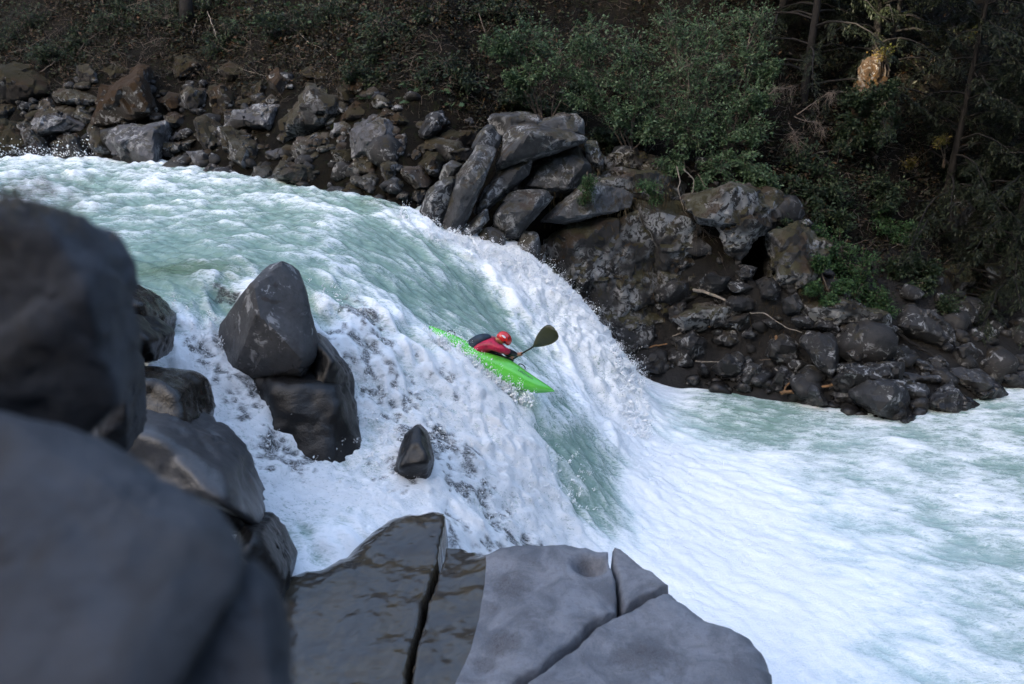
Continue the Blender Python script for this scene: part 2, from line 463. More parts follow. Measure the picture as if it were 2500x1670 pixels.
mw, nt, b = new_mat('river_water')
N = NT(nt)
aF = N.n('ShaderNodeAttribute', attribute_name='foam').outputs['Fac']
aV = N.n('ShaderNodeAttribute', attribute_name='veil').outputs['Fac']
aD = N.n('ShaderNodeAttribute', attribute_name='deep').outputs['Fac']
geo = N.n('ShaderNodeNewGeometry')
pos = geo.outputs['Position']
nf = N.noise(pos, 22, 5, .7, .6)
nm = N.noise(pos, 5.5, 4, .6, .5)
aC = N.n('ShaderNodeAttribute', attribute_name='crisp').outputs['Fac']
aP = N.n('ShaderNodeAttribute', attribute_name='aerated').outputs['Fac']
def thread(v, scale, dist, width):
    q = N.noise(v, scale, 5, .62, dist)
    return N.math('SUBTRACT', 1.0, N.math('MULTIPLY', N.math('ABSOLUTE', N.math('SUBTRACT', q, .5)), width), clamp=True)
mf = N.n('ShaderNodeMapping', ins={'Rotation': (0, 0, math.radians(42)), 'Scale': (.42, 1.0, .62)}); N.link(pos, mf.inputs['Vector'])
fv = mf.outputs[0]
fil = N.math('MAXIMUM', thread(fv, 8.0, 1.5, 12.0), N.math('MULTIPLY', thread(fv, 21.0, 1.1, 10.0), .9))
fil = N.math('MAXIMUM', fil, N.math('MULTIPLY', N.step(N.noise(fv, 60, 3, .6), .54, .68), .9))
mp = N.n('ShaderNodeMapping', ins={'Rotation': (0, 0, math.radians(24)), 'Scale': (.34, 1.0, .8)}); N.link(pos, mp.inputs['Vector'])
sv = mp.outputs[0]
fls = N.math('MAXIMUM', thread(sv, 4.5, 1.3, 11.0), N.math('MULTIPLY', thread(sv, 12.0, 1.0, 10.0), .9))
fls = N.math('MAXIMUM', fls, N.math('MULTIPLY', N.step(N.noise(sv, 30, 4, .65, .6), .54, .70), .8))
soft = N.step(N.math('ADD', aF, N.math('ADD', N.math('MULTIPLY', N.math('SUBTRACT', nf, .5), .40), N.math('MULTIPLY', N.math('SUBTRACT', fls, .42), N.math('SUBTRACT', .44, N.math('MULTIPLY', aP, .18))))), .10, 1.06)
torn = N.step(N.math('ADD', N.math('MULTIPLY', aF, 1.15), N.math('MULTIPLY', fil, .70)), .70, 1.46)
fo = N.math('ADD', N.math('MULTIPLY', soft, N.math('SUBTRACT', 1.0, aC)), N.math('MULTIPLY', torn, aC))
green = N.mix(N.step(nm, .3, .7), (.170, .275, .222), (.255, .365, .312))
green = N.mix(aD, green, (.090, .150, .080))
green = N.mix(aP, green, (.43, .57, .575))
col = N.mix(fo, green, (.92, .935, .945))
vl = N.math('MULTIPLY', aV, N.math('SUBTRACT', 1.0, N.math('MULTIPLY', N.step(fil, .62, .98), .8)))
col = N.mix(N.math('MULTIPLY', vl, .92), col, (.018, .018, .020))
N.link(col, b.inputs['Base Color'])
N.link(N.math('ADD', .10, N.math('MULTIPLY', N.math('MULTIPLY', fo, N.math('SUBTRACT', 1.0, vl)), .55)), b.inputs['Roughness'])
b.inputs['IOR'].default_value = 1.333
b.inputs['Specular IOR Level'].default_value = .5
nb = N.math('ADD', N.noise(pos, 13, 6, .72, .8), N.math('MULTIPLY', fil, N.math('MULTIPLY', aC, .8)))
bp = N.n('ShaderNodeBump', ins={'Strength': .6, 'Distance': .045})
N.link(nb, bp.inputs['Height'])
N.link(bp.outputs[0], b.inputs['Normal'])
MAT_WATER = mw
# ================================================================ the banks
SH = np.array([(-60,50),(-34,37),(-24,31.8),(-17.7,28.1),(-11.4,26.3),(-6.6,23.2),(-4.3,21.4),(-3.07,20.5),(-2,19.9),(-1,19.6),(.4,19.4),(1.5,19.5),(2.9,19.8),(5.66,18.5),(7.4,17.6),(9,16.8),(11.2,17.6),(12.8,18.5),(18,20),(34,24),(60,30)], float)
PL = np.array([(-6,-5),(-1,-1.0),(0,-.35),(1,.5),(3,2.3),(6,5.0),(12,10.8),(40,36)], float)
PM = np.array([(-6,-8),(-.6,-5.2),(0,-4.7),(1.2,-4.0),(1.6,-2.0),(2.1,.0),(3.2,.9),(7,4.2),(12,9.6),(40,35)], float)
PR = np.array([(-6,-8),(-1,-5.4),(0,-4.75),(2.4,-3.25),(4.2,-1.6),(5.2,-.3),(8,2.8),(12,7.5),(40,33)], float)
def bank_z(x, y, rough=True):
    x = np.asarray(x, float); y = np.asarray(y, float)
    d = y - np.interp(x, SH[:, 0], SH[:, 1])
    cave = 2.0 * np.exp(-((x - 6.5) / .9) ** 2) + 1.3 * np.exp(-((x - 4.3) / .6) ** 2) + 1.4 * np.exp(-((x - 14) / 1.2) ** 2)
    d = d - cave * sstep(1.5, 3.0, d) * (1 - sstep(6.0, 9.0, d))
    z1, z2, z3 = np.interp(d, PL[:, 0], PL[:, 1]), np.interp(d, PM[:, 0], PM[:, 1]), np.interp(d, PR[:, 0], PR[:, 1])
    a = sstep(-3.4, .5, x); c = sstep(6.5, 9.5, x)
    z = z1 * (1 - a) + (z2 * (1 - c) + z3 * c) * a
    if rough:
        q = np.stack([x, y], -1)
        z = z + (.55 * fbm(q * .55, 3, seed=31) + .22 * fbm(q * 2.1, 4, .6, seed=32)) * sstep(-.5, .6, d)
    return z

bx = lines((-60, -30, 20), (-30, -4, 130), (-4, 14, 160), (14, 30, 50), (30, 60, 16))
by = lines((14, 30, 150), (30, 40, 40), (40, 75, 20))
BG = np.stack(np.meshgrid(bx, by, indexing='ij'), -1)
BZ = bank_z(BG[..., 0], BG[..., 1])
ii = np.arange(BZ.size).reshape(BZ.shape)
bq = np.stack([ii[:-1, :-1], ii[1:, :-1], ii[1:, 1:], ii[:-1, 1:]], -1).reshape(-1, 4)

m, nt, b = new_mat('forest_floor')
N = NT(nt)
geo = N.n('ShaderNodeNewGeometry'); pos = geo.outputs['Position']
n1, n2, n3 = N.noise(pos, .9, 5, .6, .5), N.noise(pos, 5, 7, .7, .6), N.noise(pos, 26, 5, .7)
c = N.mix(N.step(n1, .38, .62), (.005, .004, .003), (.010, .007, .004))
c = N.mix(N.step(n2, .52, .66), c, (.009, .013, .004))
c = N.mix(N.math('MULTIPLY', N.step(n3, .5, .7), .6), c, (.020, .012, .005))
c = N.mix(N.math('MULTIPLY', N.step(n2, .6, .4), .5), c, (.005, .005, .004))
sp = N.n('ShaderNodeSeparateXYZ'); N.link(pos, sp.inputs[0])
lowr = N.math('SUBTRACT', 1.0, N.step(N.math('ADD', sp.outputs['Z'], N.math('MULTIPLY', n1, 1.5)), -1.6, -.4))
c = N.mix(lowr, c, N.mix(n2, (.012, .0115, .0115), (.040, .038, .037)))
N.link(c, b.inputs['Base Color']); b.inputs['Roughness'].default_value = .95; b.inputs['Specular IOR Level'].default_value = .15
bp = N.n('ShaderNodeBump', ins={'Strength': .9, 'Distance': .12}); N.link(N.math('ADD', n2, N.math('MULTIPLY', n3, .4)), bp.inputs['Height']); N.link(bp.outputs[0], b.inputs['Normal'])
MAT_FLOOR = m
far_bank = mesh_obj('far_bank_ground', np.concatenate([BG, BZ[..., None]], -1).reshape(-1, 3), bq, MAT_FLOOR)
tag(far_bank, kind='structure')

# drop the water where the bank covers it
bz_on = bank_z(MG[..., 0], MG[..., 1], False)
hid = (bz_on > ZW + .6) & (MG[..., 1] > 14)
keep = ~(hid[:-1, :-1] & hid[1:, :-1] & hid[1:, 1:] & hid[:-1, 1:]).reshape(-1)
deep = np.exp(-(((MG[..., 0] + 5.6) / 1.3) ** 2 + ((MG[..., 1] - 13.1) / .55) ** 2)) + .8 * np.exp(-(((MG[..., 0] + 3.4) / .5) ** 2 + ((MG[..., 1] - 19.9) / .5) ** 2))
def compact(v, q):
    used = np.zeros(len(v), bool); used[q.ravel()] = True
    re = np.cumsum(used) - 1
    return v[used], re[q], used
vv, qq, used = compact(np.concatenate([WXY, ZW[..., None]], -1).reshape(-1, 3), wq[keep])
river = mesh_obj('river_water', vv, qq, MAT_WATER)
attr(river, 'foam', foam.reshape(-1)[used]); attr(river, 'veil', veil.reshape(-1)[used]); attr(river, 'deep', np.clip(deep, 0, 1).reshape(-1)[used])
attr(river, 'aerated', (inpool * sstep(.4, .75, F) + .22 * white * (1 - inpool)).reshape(-1)[used].clip(0, 1))
attr(river, 'crisp', white_c.reshape(-1)[used])
tag(river, kind='structure')

# near bank under the ledges, and the gorge wall behind the camera
nx = np.linspace(-40, 4, 90); ny = np.linspace(-9, 12.5, 70)
NG = np.stack(np.meshgrid(nx, ny, indexing='ij'), -1)
def near_z(x, y):
    z = 1.75 - .78 * np.maximum(0, y - 1.2)
    z = np.where(y < 0, 1.75, z)
    z = np.maximum(z, np.where(x < -6.5, .3 - .5 * np.maximum(0, y - 11.5), -9))
    z = z - 2.2 * np.maximum(0, x - .6) * (y > 0)
    z = z - 2.0 * sstep(7.2, 8.2, y) * sstep(-6.5, -5.5, x)
    return z - .25
NZ = near_z(NG[..., 0], NG[..., 1]) + .2 * fbm(NG * .8, 4, seed=41)
ii = np.arange(NZ.size).reshape(NZ.shape)
nq = np.stack([ii[:-1, :-1], ii[1:, :-1], ii[1:, 1:], ii[:-1, 1:]], -1).reshape(-1, 4)
MAT_NEAR = rock_mat('near_bank_rock', (.075, .075, .08), (.12, .12, .125), rough=.7)
tag(mesh_obj('near_bank_ground', np.concatenate([NG, NZ[..., None]], -1).reshape(-1, 3), nq, MAT_NEAR), kind='structure')

def bank_hit(u, v, t0=12.0, t1=70.0):
    d = ray(u, v)
    t = np.arange(t0, t1, .06)
    p = CAM + d * t[:, None]
    below = p[:, 2] < bank_z(p[:, 0], p[:, 1], False)
    k = int(np.argmax(below)) if below.any() else len(t) - 1
    return p[k]

def river_hit(u, v):
    d = ray(u, v); t = np.arange(6, 50, .04); p = CAM + d * t[:, None]
    below = p[:, 2] < cs(CZ, p[:, :2])
    return p[int(np.argmax(below))] if below.any() else p[-1]

# gorge wall behind: laid out along the sun's azimuth, with a saddle in its ridge that lets one shaft of sun reach the far forest
SUNPATCH = P(2125, 160, 23.4)
hs = SUN_DIR[:2] / np.linalg.norm(SUN_DIR[:2]); hl = np.array([-hs[1], hs[0]])
gl = lines((-90, -8, 24), (-8, -2, 16), (-2, 2, 40), (2, 8, 16), (8, 90, 24))
gs = np.linspace(15, 130, 80)
HG_l, HG_s = np.meshgrid(gl, gs, indexing='ij')
HX = SUNPATCH[0] + hl[0] * HG_l + hs[0] * HG_s; HY = SUNPATCH[1] + hl[1] * HG_l + hs[1] * HG_s
HZ = np.interp(-HY, [-100, 7, 10, 40, 60, 120], [-60, -1.0, 4, 52, 58, 60]) + 2.2 * fbm(np.stack([HX, HY], -1) * .12, 4, seed=51)
line = SUNPATCH[2] + HG_s * math.tan(SUN_EL)
sad = np.exp(-(np.abs(HG_l) / .62) ** 4)
HZ = np.where((HY < -9), HZ * (1 - sad) + np.minimum(HZ, line - .5) * sad, HZ)
ok = HY < -6
ii = np.arange(HZ.size).reshape(HZ.shape)
hq = np.stack([ii[:-1, :-1], ii[1:, :-1], ii[1:, 1:], ii[:-1, 1:]], -1)
okq = (ok[:-1, :-1] & ok[1:, :-1] & ok[1:, 1:] & ok[:-1, 1:]).reshape(-1)
hv, hq2, _ = compact(np.stack([HX, HY, HZ], -1).reshape(-1, 3), hq.reshape(-1, 4)[okq])
tag(mesh_obj('near_hill', hv, hq2, MAT_FLOOR), kind='structure')

# the gorge bends away upstream and downstream
for nm, x0, sg in (('upstream_hill', -34.0, -1), ('downstream_hill', 34.0, 1)):
    a, yy = np.meshgrid(np.linspace(0, 40, 40), np.linspace(-30, 60, 70), indexing='ij')
    zz = -6 + 1.25 * a + 2.0 * fbm(np.stack([a, yy], -1) * .15, 4, seed=55)
    xx = x0 + sg * (a + 5 * np.sin(yy * .06))
    ii = np.arange(a.size).reshape(a.shape)
    qd = np.stack([ii[:-1, :-1], ii[1:, :-1], ii[1:, 1:], ii[:-1, 1:]], -1).reshape(-1, 4)
    tag(mesh_obj(nm, np.stack([xx, yy, zz], -1).reshape(-1, 3), qd, MAT_FLOOR), kind='structure')

# ================================================================ rocks
_ICO = {}
def ico(level):
    if level not in _ICO:
        bm = bmesh.new()
        bmesh.ops.create_icosphere(bm, subdivisions=level, radius=1)
        v = np.array([q.co[:] for q in bm.verts]); v /= np.linalg.norm(v, axis=1)[:, None]
        f = np.array([[q.index for q in t.verts] for t in bm.faces])
        bm.free()
        _ICO[level] = (v, f)
    return _ICO[level]

def hull_planes(pts, c):
    bm = bmesh.new()
    for p in pts: bm.verts.new(p)
    bmesh.ops.convex_hull(bm, input=list(bm.verts))
    bm.normal_update()
    out = []
    for f in bm.faces:
        n = np.array(f.normal[:]); q = np.array(f.calc_center_median()[:])
        if np.linalg.norm(n) < .5: continue
        h = float(n @ (q - c))
        if h < 0: n, h = -n, -h
        out.append((h, n))
    bm.free()
    out.sort(key=lambda a: a[0])
    keep = []
    for h, n in out:
        if all(float(n @ k[1]) < .975 or abs(h - k[0]) > .3 * k[0] for k in keep): keep.append((max(h, 1e-3), n))
    return np.array([k[0] for k in keep]), np.array([k[1] for k in keep])

def chips(p):
    """broken facets: every cell of a loose lattice has its own tilted plane"""
    b = np.floor(p).astype(np.int64)
    best = np.full(len(p), 1e9); out = np.zeros(len(p))
    for i in (-1, 0, 1):
        for j in (-1, 0, 1):
            for k in (-1, 0, 1):
                c = b + np.array([i, j, k])
                h = [_hash(c[:, 0], c[:, 1], c[:, 2], q) for q in (1, 2, 3, 4, 5, 6, 7)]
                ctr = c + .5 + .45 * np.stack(h[:3], -1)
                d = np.sum((p - ctr) ** 2, 1)
                val = .5 * h[3] + .55 * np.sum((p - ctr) * np.stack(h[4:7], -1), 1)
                m = d < best
                best = np.where(m, d, best); out = np.where(m, val, out)
    return out

RS = [0]
def rock_mesh(pts, level=4, sharp=26, rough=.035, freq=2.2, cuts=3, seed=None, grow=1.04, chip=.14):
    """a rock as the convex body of pts with worn edges, chips and a rough skin; returns verts, faces, centre"""
    RS[0] += 1
    s = RS[0] if seed is None else seed
    rg = np.random.default_rng(s * 13 + 5)
    pts = np.asarray(pts, float)
    c = pts.mean(0)
    h, n = hull_planes(pts, c)
    size = np.percentile(np.linalg.norm(pts - c, axis=1), 60)
    if cuts:
        cn = rg.normal(size=(cuts, 3)); cn /= np.linalg.norm(cn, axis=1)[:, None]
        sup = np.max((pts - c) @ cn.T, axis=0)
        h = np.concatenate([h, sup * rg.uniform(.74, .9, cuts)]); n = np.concatenate([n, cn])
    d, f = ico(level)
    q = np.maximum(d @ n.T, 1e-4) / h
    qm = q.max(1)
    r = 1 / (qm * np.sum((q / qm[:, None]) ** sharp, 1) ** (1 / sharp))
    x = d * r[:, None]
    w = x / size
    nz = fbm(w * freq + s * 7.7, 5, .55, seed=61)
    cr = ridged(w * freq * 1.7 + s * 3.1, 3, .5, seed=62)
    ch = chips(w * 1.5 + s * 5.3)
    ch2 = chips(w * 3.6 + s * 2.3)
    disp = size * (chip * (ch - .6) + .45 * chip * (ch2 - .6)) + size * rough * (1.6 * nz - .9 * np.maximum(cr - .55, 0) * 2)
    x = x * grow + d * disp[:, None]
    return x + c, f, c

def outline_pts(poly, y, thick, rg, front=.62, lean=.0, nfront=None):
    """solid round an outline seen at distance y: its rim, an inner rim proud towards the viewer and one behind"""
    poly = np.asarray(poly, float)
    rim = P(poly[:, 0], poly[:, 1], np.full(len(poly), float(y)))
    vdir = ray(*poly.mean(0)); vdir = vdir / np.linalg.norm(vdir)
    c = rim.mean(0)
    rim = P(poly[:, 0], poly[:, 1], y + np.clip(lean * (rim[:, 2] - c[2]), -.3 * y, .3 * y))
    c = rim.mean(0)
    k = int(rg.integers(3, 5)) if nfront is None else nfront
    pick = (np.arange(k) * len(rim) / k + rg.uniform(0, len(rim))).astype(int) % len(rim)
    inner = c + (rim[pick] - c) * rg.uniform(front - .22, front + .12, (k, 1)) - vdir * (thick * rg.uniform(.3, .62, (k, 1)))
    back = c + (rim - c) * .8 + np.array([0, 1, -.25]) * thick * .6
    return np.concatenate([rim, inner, back])

def rock(name, pts, mat, level=4, crease=24, **kw):
    v, f, c = rock_mesh(pts, level, **kw)
    base = np.array([c[0], c[1], v[:, 2].min()])
    o = mesh_obj(name, v, f, mat, loc=base)
    if crease: o.data.set_sharp_from_angle(angle=math.radians(crease))
    return o

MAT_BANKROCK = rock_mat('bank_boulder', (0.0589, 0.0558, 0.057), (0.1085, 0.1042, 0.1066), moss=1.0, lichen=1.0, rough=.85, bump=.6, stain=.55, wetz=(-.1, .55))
MAT_BANKMOSS = rock_mat('mossy_boulder', (0.042, 0.0348, 0.03), (0.072, 0.0588, 0.051), moss=1.9, mosscol=(.030, .024, .008), lichen=.5, rough=.9, bump=.6, stain=.55)
MAT_BANKPALE = rock_mat('pale_boulder', (0.1122, 0.1122, 0.1221), (0.1716, 0.1716, 0.1848), moss=.45, lichen=.7, rough=.82, bump=.5, stain=.55, wetz=(-.1, .3))
MAT_BANKORANGE = rock_mat('orange_lichen_boulder', (0.0553, 0.0455, 0.0358), (0.0975, 0.078, 0.065), moss=1.6, mosscol=(.040, .021, .007), lichen=.4, rough=.9, bump=.6, stain=.55)
MAT_OUTCROP = rock_mat('outcrop_rock', (0.0828, 0.085, 0.09), (0.144, 0.1476, 0.1548), moss=.55, mosscol=(.05, .04, .014), lichen=.8, rough=.75, bump=.4, stain=.5, wetz=(-1.9, -.6))
MAT_CLIFF = rock_mat('cliff_rock', (0.042, 0.0396, 0.0384), (0.081, 0.078, 0.078), moss=.9, mosscol=(.045, .04, .012), lichen=1.1, rough=.85, bump=.8, stain=.6)
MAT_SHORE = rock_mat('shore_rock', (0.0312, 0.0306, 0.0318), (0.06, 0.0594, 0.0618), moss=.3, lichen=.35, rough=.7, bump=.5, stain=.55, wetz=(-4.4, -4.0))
MAT_LEDGE = rock_mat('shore_ledge_rock', (0.062, 0.0632, 0.0694), (0.0992, 0.1023, 0.1104), moss=.15, lichen=.2, rough=.6, bump=.35, wetz=(-4.35, -4.05))
MATS = dict(g=MAT_BANKROCK, m=MAT_BANKMOSS, p=MAT_BANKPALE, o=MAT_BANKORANGE, c=MAT_OUTCROP, k=MAT_CLIFF, s=MAT_SHORE, l=MAT_LEDGE)

# traced outlines: material, look, outline
UPPER = [
 ('m','broad dark mossy boulder', [(-30,170),(41,157),(80,169),(115,199),(124,229),(96,242),(41,262),(-30,255)]),
 ('g','flat lichened slab-like boulder', [(126,229),(158,217),(207,226),(248,242),(246,258),(225,265),(188,258),(142,247)]),
 ('o','large tilted orange-mossed boulder', [(233,299),(253,235),(259,210),(298,185),(342,161),(376,169),(382,229),(399,261),(402,291),(381,304),(326,309),(275,304)]),
 ('p','pale wedge-shaped boulder', [(76,304),(108,281),(142,272),(170,281),(213,313),(207,320),(161,327),(99,338),(87,325)]),
 ('g','brown three-cornered boulder', [(76,291),(96,247),(115,238),(154,277),(130,292),(84,306)]),
 ('g','rounded dark boulder', [(-15,254),(25,250),(42,261),(39,277),(10,290),(-15,290)]),
 ('g','dark hump-backed boulder', [(172,279),(190,263),(213,270),(236,295),(230,304),(200,304)]),
 ('p','white-crusted boulder with brown pits', [(267,348),(275,325),(294,309),(358,313),(399,302),(403,330),(399,352),(388,368),(384,405),(358,416),(305,407),(282,375)]),
 ('g','narrow grey boulder', [(213,313),(227,309),(248,323),(262,348),(269,371),(241,378),(220,359)]),
 ('g','dark wedge boulder', [(156,327),(174,323),(195,341),(207,378),(184,392),(158,378)]),
 ('g','tall dark boulder', [(46,304),(67,300),(85,330),(110,348),(115,390),(76,396),(53,335)]),
 ('m','wide black boulder', [(-20,300),(23,295),(53,318),(80,352),(78,396),(23,400),(-20,390)]),
 ('p','small pale pointed stone', [(418,339),(438,318),(450,336),(434,346)]),
 ('g','low speckled boulder', [(388,352),(436,346),(477,343),(459,373),(425,376),(390,366)]),
 ('p','pale lozenge stone', [(458,372),(494,366),(525,400),(500,412),(479,408)]),
 ('g','pale-crusted squarish boulder', [(437,230),(460,211),(502,218),(506,253),(487,278),(448,263)]),
 ('o','small rust-coloured boulder', [(383,242),(409,222),(436,238),(441,263),(422,272),(395,263)]),
 ('g','grey speckled stone', [(402,284),(425,270),(450,284),(452,307),(425,315),(404,304)]),
 ('g','upright pitted boulder', [(475,291),(502,284),(533,307),(541,356),(514,376),(487,343)]),
 ('g','dark boulder under brush', [(180,168),(215,157),(238,180),(247,205),(192,210)]),
 ('m','brown boulder under dead twigs', [(418,140),(460,128),(494,153),(504,184),(425,190)]),
 ('p','flat-topped blue-grey block', [(554,274),(603,265),(647,251),(681,256),(691,279),(684,311),(671,331),(633,322),(557,308)]),
 ('g','great peaked boulder blotched with moss', [(674,334),(695,288),(707,251),(741,226),(764,203),(780,198),(808,207),(831,253),(836,290),(817,315),(775,335),(718,360),(690,361)]),
 ('p','big smooth upright grey slab', [(858,345),(865,297),(911,283),(927,282),(971,299),(973,334),(961,382),(932,397),(867,384),(860,363)]),
 ('g','slanting brown block', [(541,306),(569,311),(629,345),(641,377),(631,405),(592,413),(557,384),(546,345)]),
 ('p','small flat pale stone', [(649,373),(686,361),(707,382),(674,394)]),
 ('g','lichen-patched rounded boulder', [(704,368),(730,334),(775,327),(808,331),(812,357),(790,384),(730,397)]),
 ('g','hollow dark boulder', [(670,428),(688,393),(741,393),(758,420),(798,437),(800,466),(730,462),(684,444)]),
 ('g','pitted stone', [(612,434),(619,407),(656,400),(672,421),(654,450),(624,450)]),
 ('g','half-sunk speckled stone', [(485,424),(514,402),(552,406),(562,427),(540,440),(498,437)]),
 ('p','small lichened stone', [(817,302),(842,297),(849,324),(826,345),(806,331)]),
 ('m','brown mossy stone', [(810,368),(863,363),(869,386),(853,411),(821,397)]),
 ('g','split grey boulder', [(840,427),(867,380),(920,384),(929,407),(915,427),(858,432)]),
 ('g','rough brown boulder', [(856,434),(911,423),(936,439),(929,466),(899,474),(863,450)]),
 ('m','black three-cornered stone', [(833,466),(858,442),(901,471),(879,486),(845,480)]),
 ('g','narrow upright stone', [(927,400),(952,393),(970,400),(966,437),(948,470),(936,446)]),
 ('p','small tall grey stone', [(971,334),(991,327),(998,363),(977,379),(964,368)]),
 ('g','low wet stone', [(957,474),(982,467),(1000,474),(990,490),(968,490)]),
 ('m','dark rounded mossy boulder', [(509,212),(539,207),(569,228),(573,251),(566,281),(534,292),(514,262)]),
 ('m','brown sloping stone', [(585,216),(599,205),(631,230),(640,248),(592,246)]),
 ('o','moss-capped boulder', [(652,190),(679,168),(697,180),(720,226),(691,246),(661,216)]),
 ('m','small reddish stone', [(615,209),(638,194),(656,214),(645,234),(622,230)]),
 ('m','low dark stone', [(569,251),(601,237),(626,242),(622,258),(580,265)]),
 ('m','small moss-topped stone', [(636,251),(658,235),(683,251),(670,264),(646,262)]),
 ('o','moss-hung brown boulder', [(835,209),(858,173),(879,171),(908,200),(904,238),(867,230)]),
 ('m','brown stone below ferns', [(822,214),(844,212),(876,235),(860,262),(828,250)]),
 ('m','dull brown boulder', [(835,283),(867,246),(908,265),(904,287),(856,305),(835,296)]),
 ('s','half-dome boulder with black hollow', [(1022,324),(1044,286),(1075,271),(1092,289),(1082,316),(1049,345),(1030,340)]),
 ('p','small white angular stone', [(1132,292),(1152,286),(1159,301),(1149,307),(1138,303)]),
 ('m','wide brown broken boulder', [(1064,337),(1103,319),(1139,320),(1166,324),(1164,352),(1134,366),(1106,363)]),
 ('m','reddish-brown rounded boulder', [(1022,395),(1044,368),(1070,370),(1087,393),(1072,437),(1047,443),(1030,416)]),
 ('g','dark sharp-edged boulder', [(971,406),(1006,404),(1026,409),(1049,439),(1046,460),(1011,466),(975,438)]),
 ('g','flat dark stone', [(1080,370),(1113,361),(1151,363),(1146,393),(1113,398)]),
 ('g','grey leaning stone', [(1012,362),(1062,337),(1074,352),(1069,367),(1032,372)]),
 ('g','wet black stone', [(994,490),(1014,462),(1039,465),(1034,488),(1016,500)]),
 ('g','small grey stone', [(1000,380),(1012,365),(1028,372),(1024,392),(1006,394)]),
 ('m','brown stump-like boulder', [(905,300),(935,262),(975,270),(1010,300),(1000,325),(965,300)]),
 ('m','dark flat boulder', [(735,180),(760,160),(800,172),(815,196),(770,200)]),
 ('g','grey stone in shadow', [(318,410),(350,398),(380,412),(372,428),(330,428)]),
 ('g','black wet boulder', [(400,400),(440,378),(480,408),(478,428),(420,430)]),
 ('m','dark brown boulder', [(250,170),(280,150),(320,160),(330,176),(270,196)]),
 ('m','mossy half-buried boulder', [(530,170),(560,150),(600,165),(612,196),(560,204)]),
]
ORD = ['first','second','third','fourth','fifth','sixth','seventh','eighth','ninth','tenth','eleventh','twelfth','thirteenth','fourteenth','fifteenth','sixteenth','seventeenth','eighteenth','nineteenth','twentieth','twenty-first','twenty-second','twenty-third','twenty-fourth','twenty-fifth','twenty-sixth','twenty-seventh','twenty-eighth','twenty-ninth','thirtieth','thirty-first','thirty-second','thirty-third','thirty-fourth','thirty-fifth','thirty-sixth','thirty-seventh','thirty-eighth']
def lay_rocks(items, where, rows, group, name='boulder', level=4, shift=0.0, lean=.25, thickk=.95):
    recs = []
    for k, (mk, look, poly) in enumerate(items):
        a = np.asarray(poly, float)
        c = a.mean(0)
        foot = bank_hit(c[0], a[:, 1].max() - .15 * (a[:, 1].max() - a[:, 1].min()))
        mid = bank_hit(c[0], c[1])
        y = .5 * foot[1] + .5 * mid[1] + shift
        mpp = y / CP / FPX
        w, h = np.ptp(a[:, 0]) * mpp, np.ptp(a[:, 1]) * mpp
        rg = np.random.default_rng(900 + k)
        o = rock(name, outline_pts(a, y, thickk * min(w, h) + .12, rg, lean=lean), MATS[mk], 5 if max(w, h) > 1.3 else (level if max(w, h) > .4 else 3),
                 sharp=float(rg.uniform(90, 260)), rough=float(rg.uniform(.03, .05)), cuts=int(rg.integers(2, 5)), grow=1.24, chip=float(rg.uniform(.12, .22)))
        base = np.interp(c[0], rows[0], rows[1])
        recs.append([o, look, c[0], base - c[1]])
    recs.sort(key=lambda r: r[2])
    names = rows[2]; lim = rows[3]
    count = [0] * len(names)
    for o, look, x, hgt in recs:
        r = int(np.searchsorted(lim, hgt))
        count[r] += 1
        art = look
        tag(o, f'{art}, {ORD[min(count[r], 38) - 1]} from left in {names[r]} of {where}', name, group)
    return recs
lay_rocks(UPPER, 'upper far bank', ([0, 400, 700, 960, 1060], [385, 405, 440, 475, 500], ['waterline row', 'second row', 'third row', 'top row'], [52, 108, 185]), 'boulders heaped along the upper far bank')
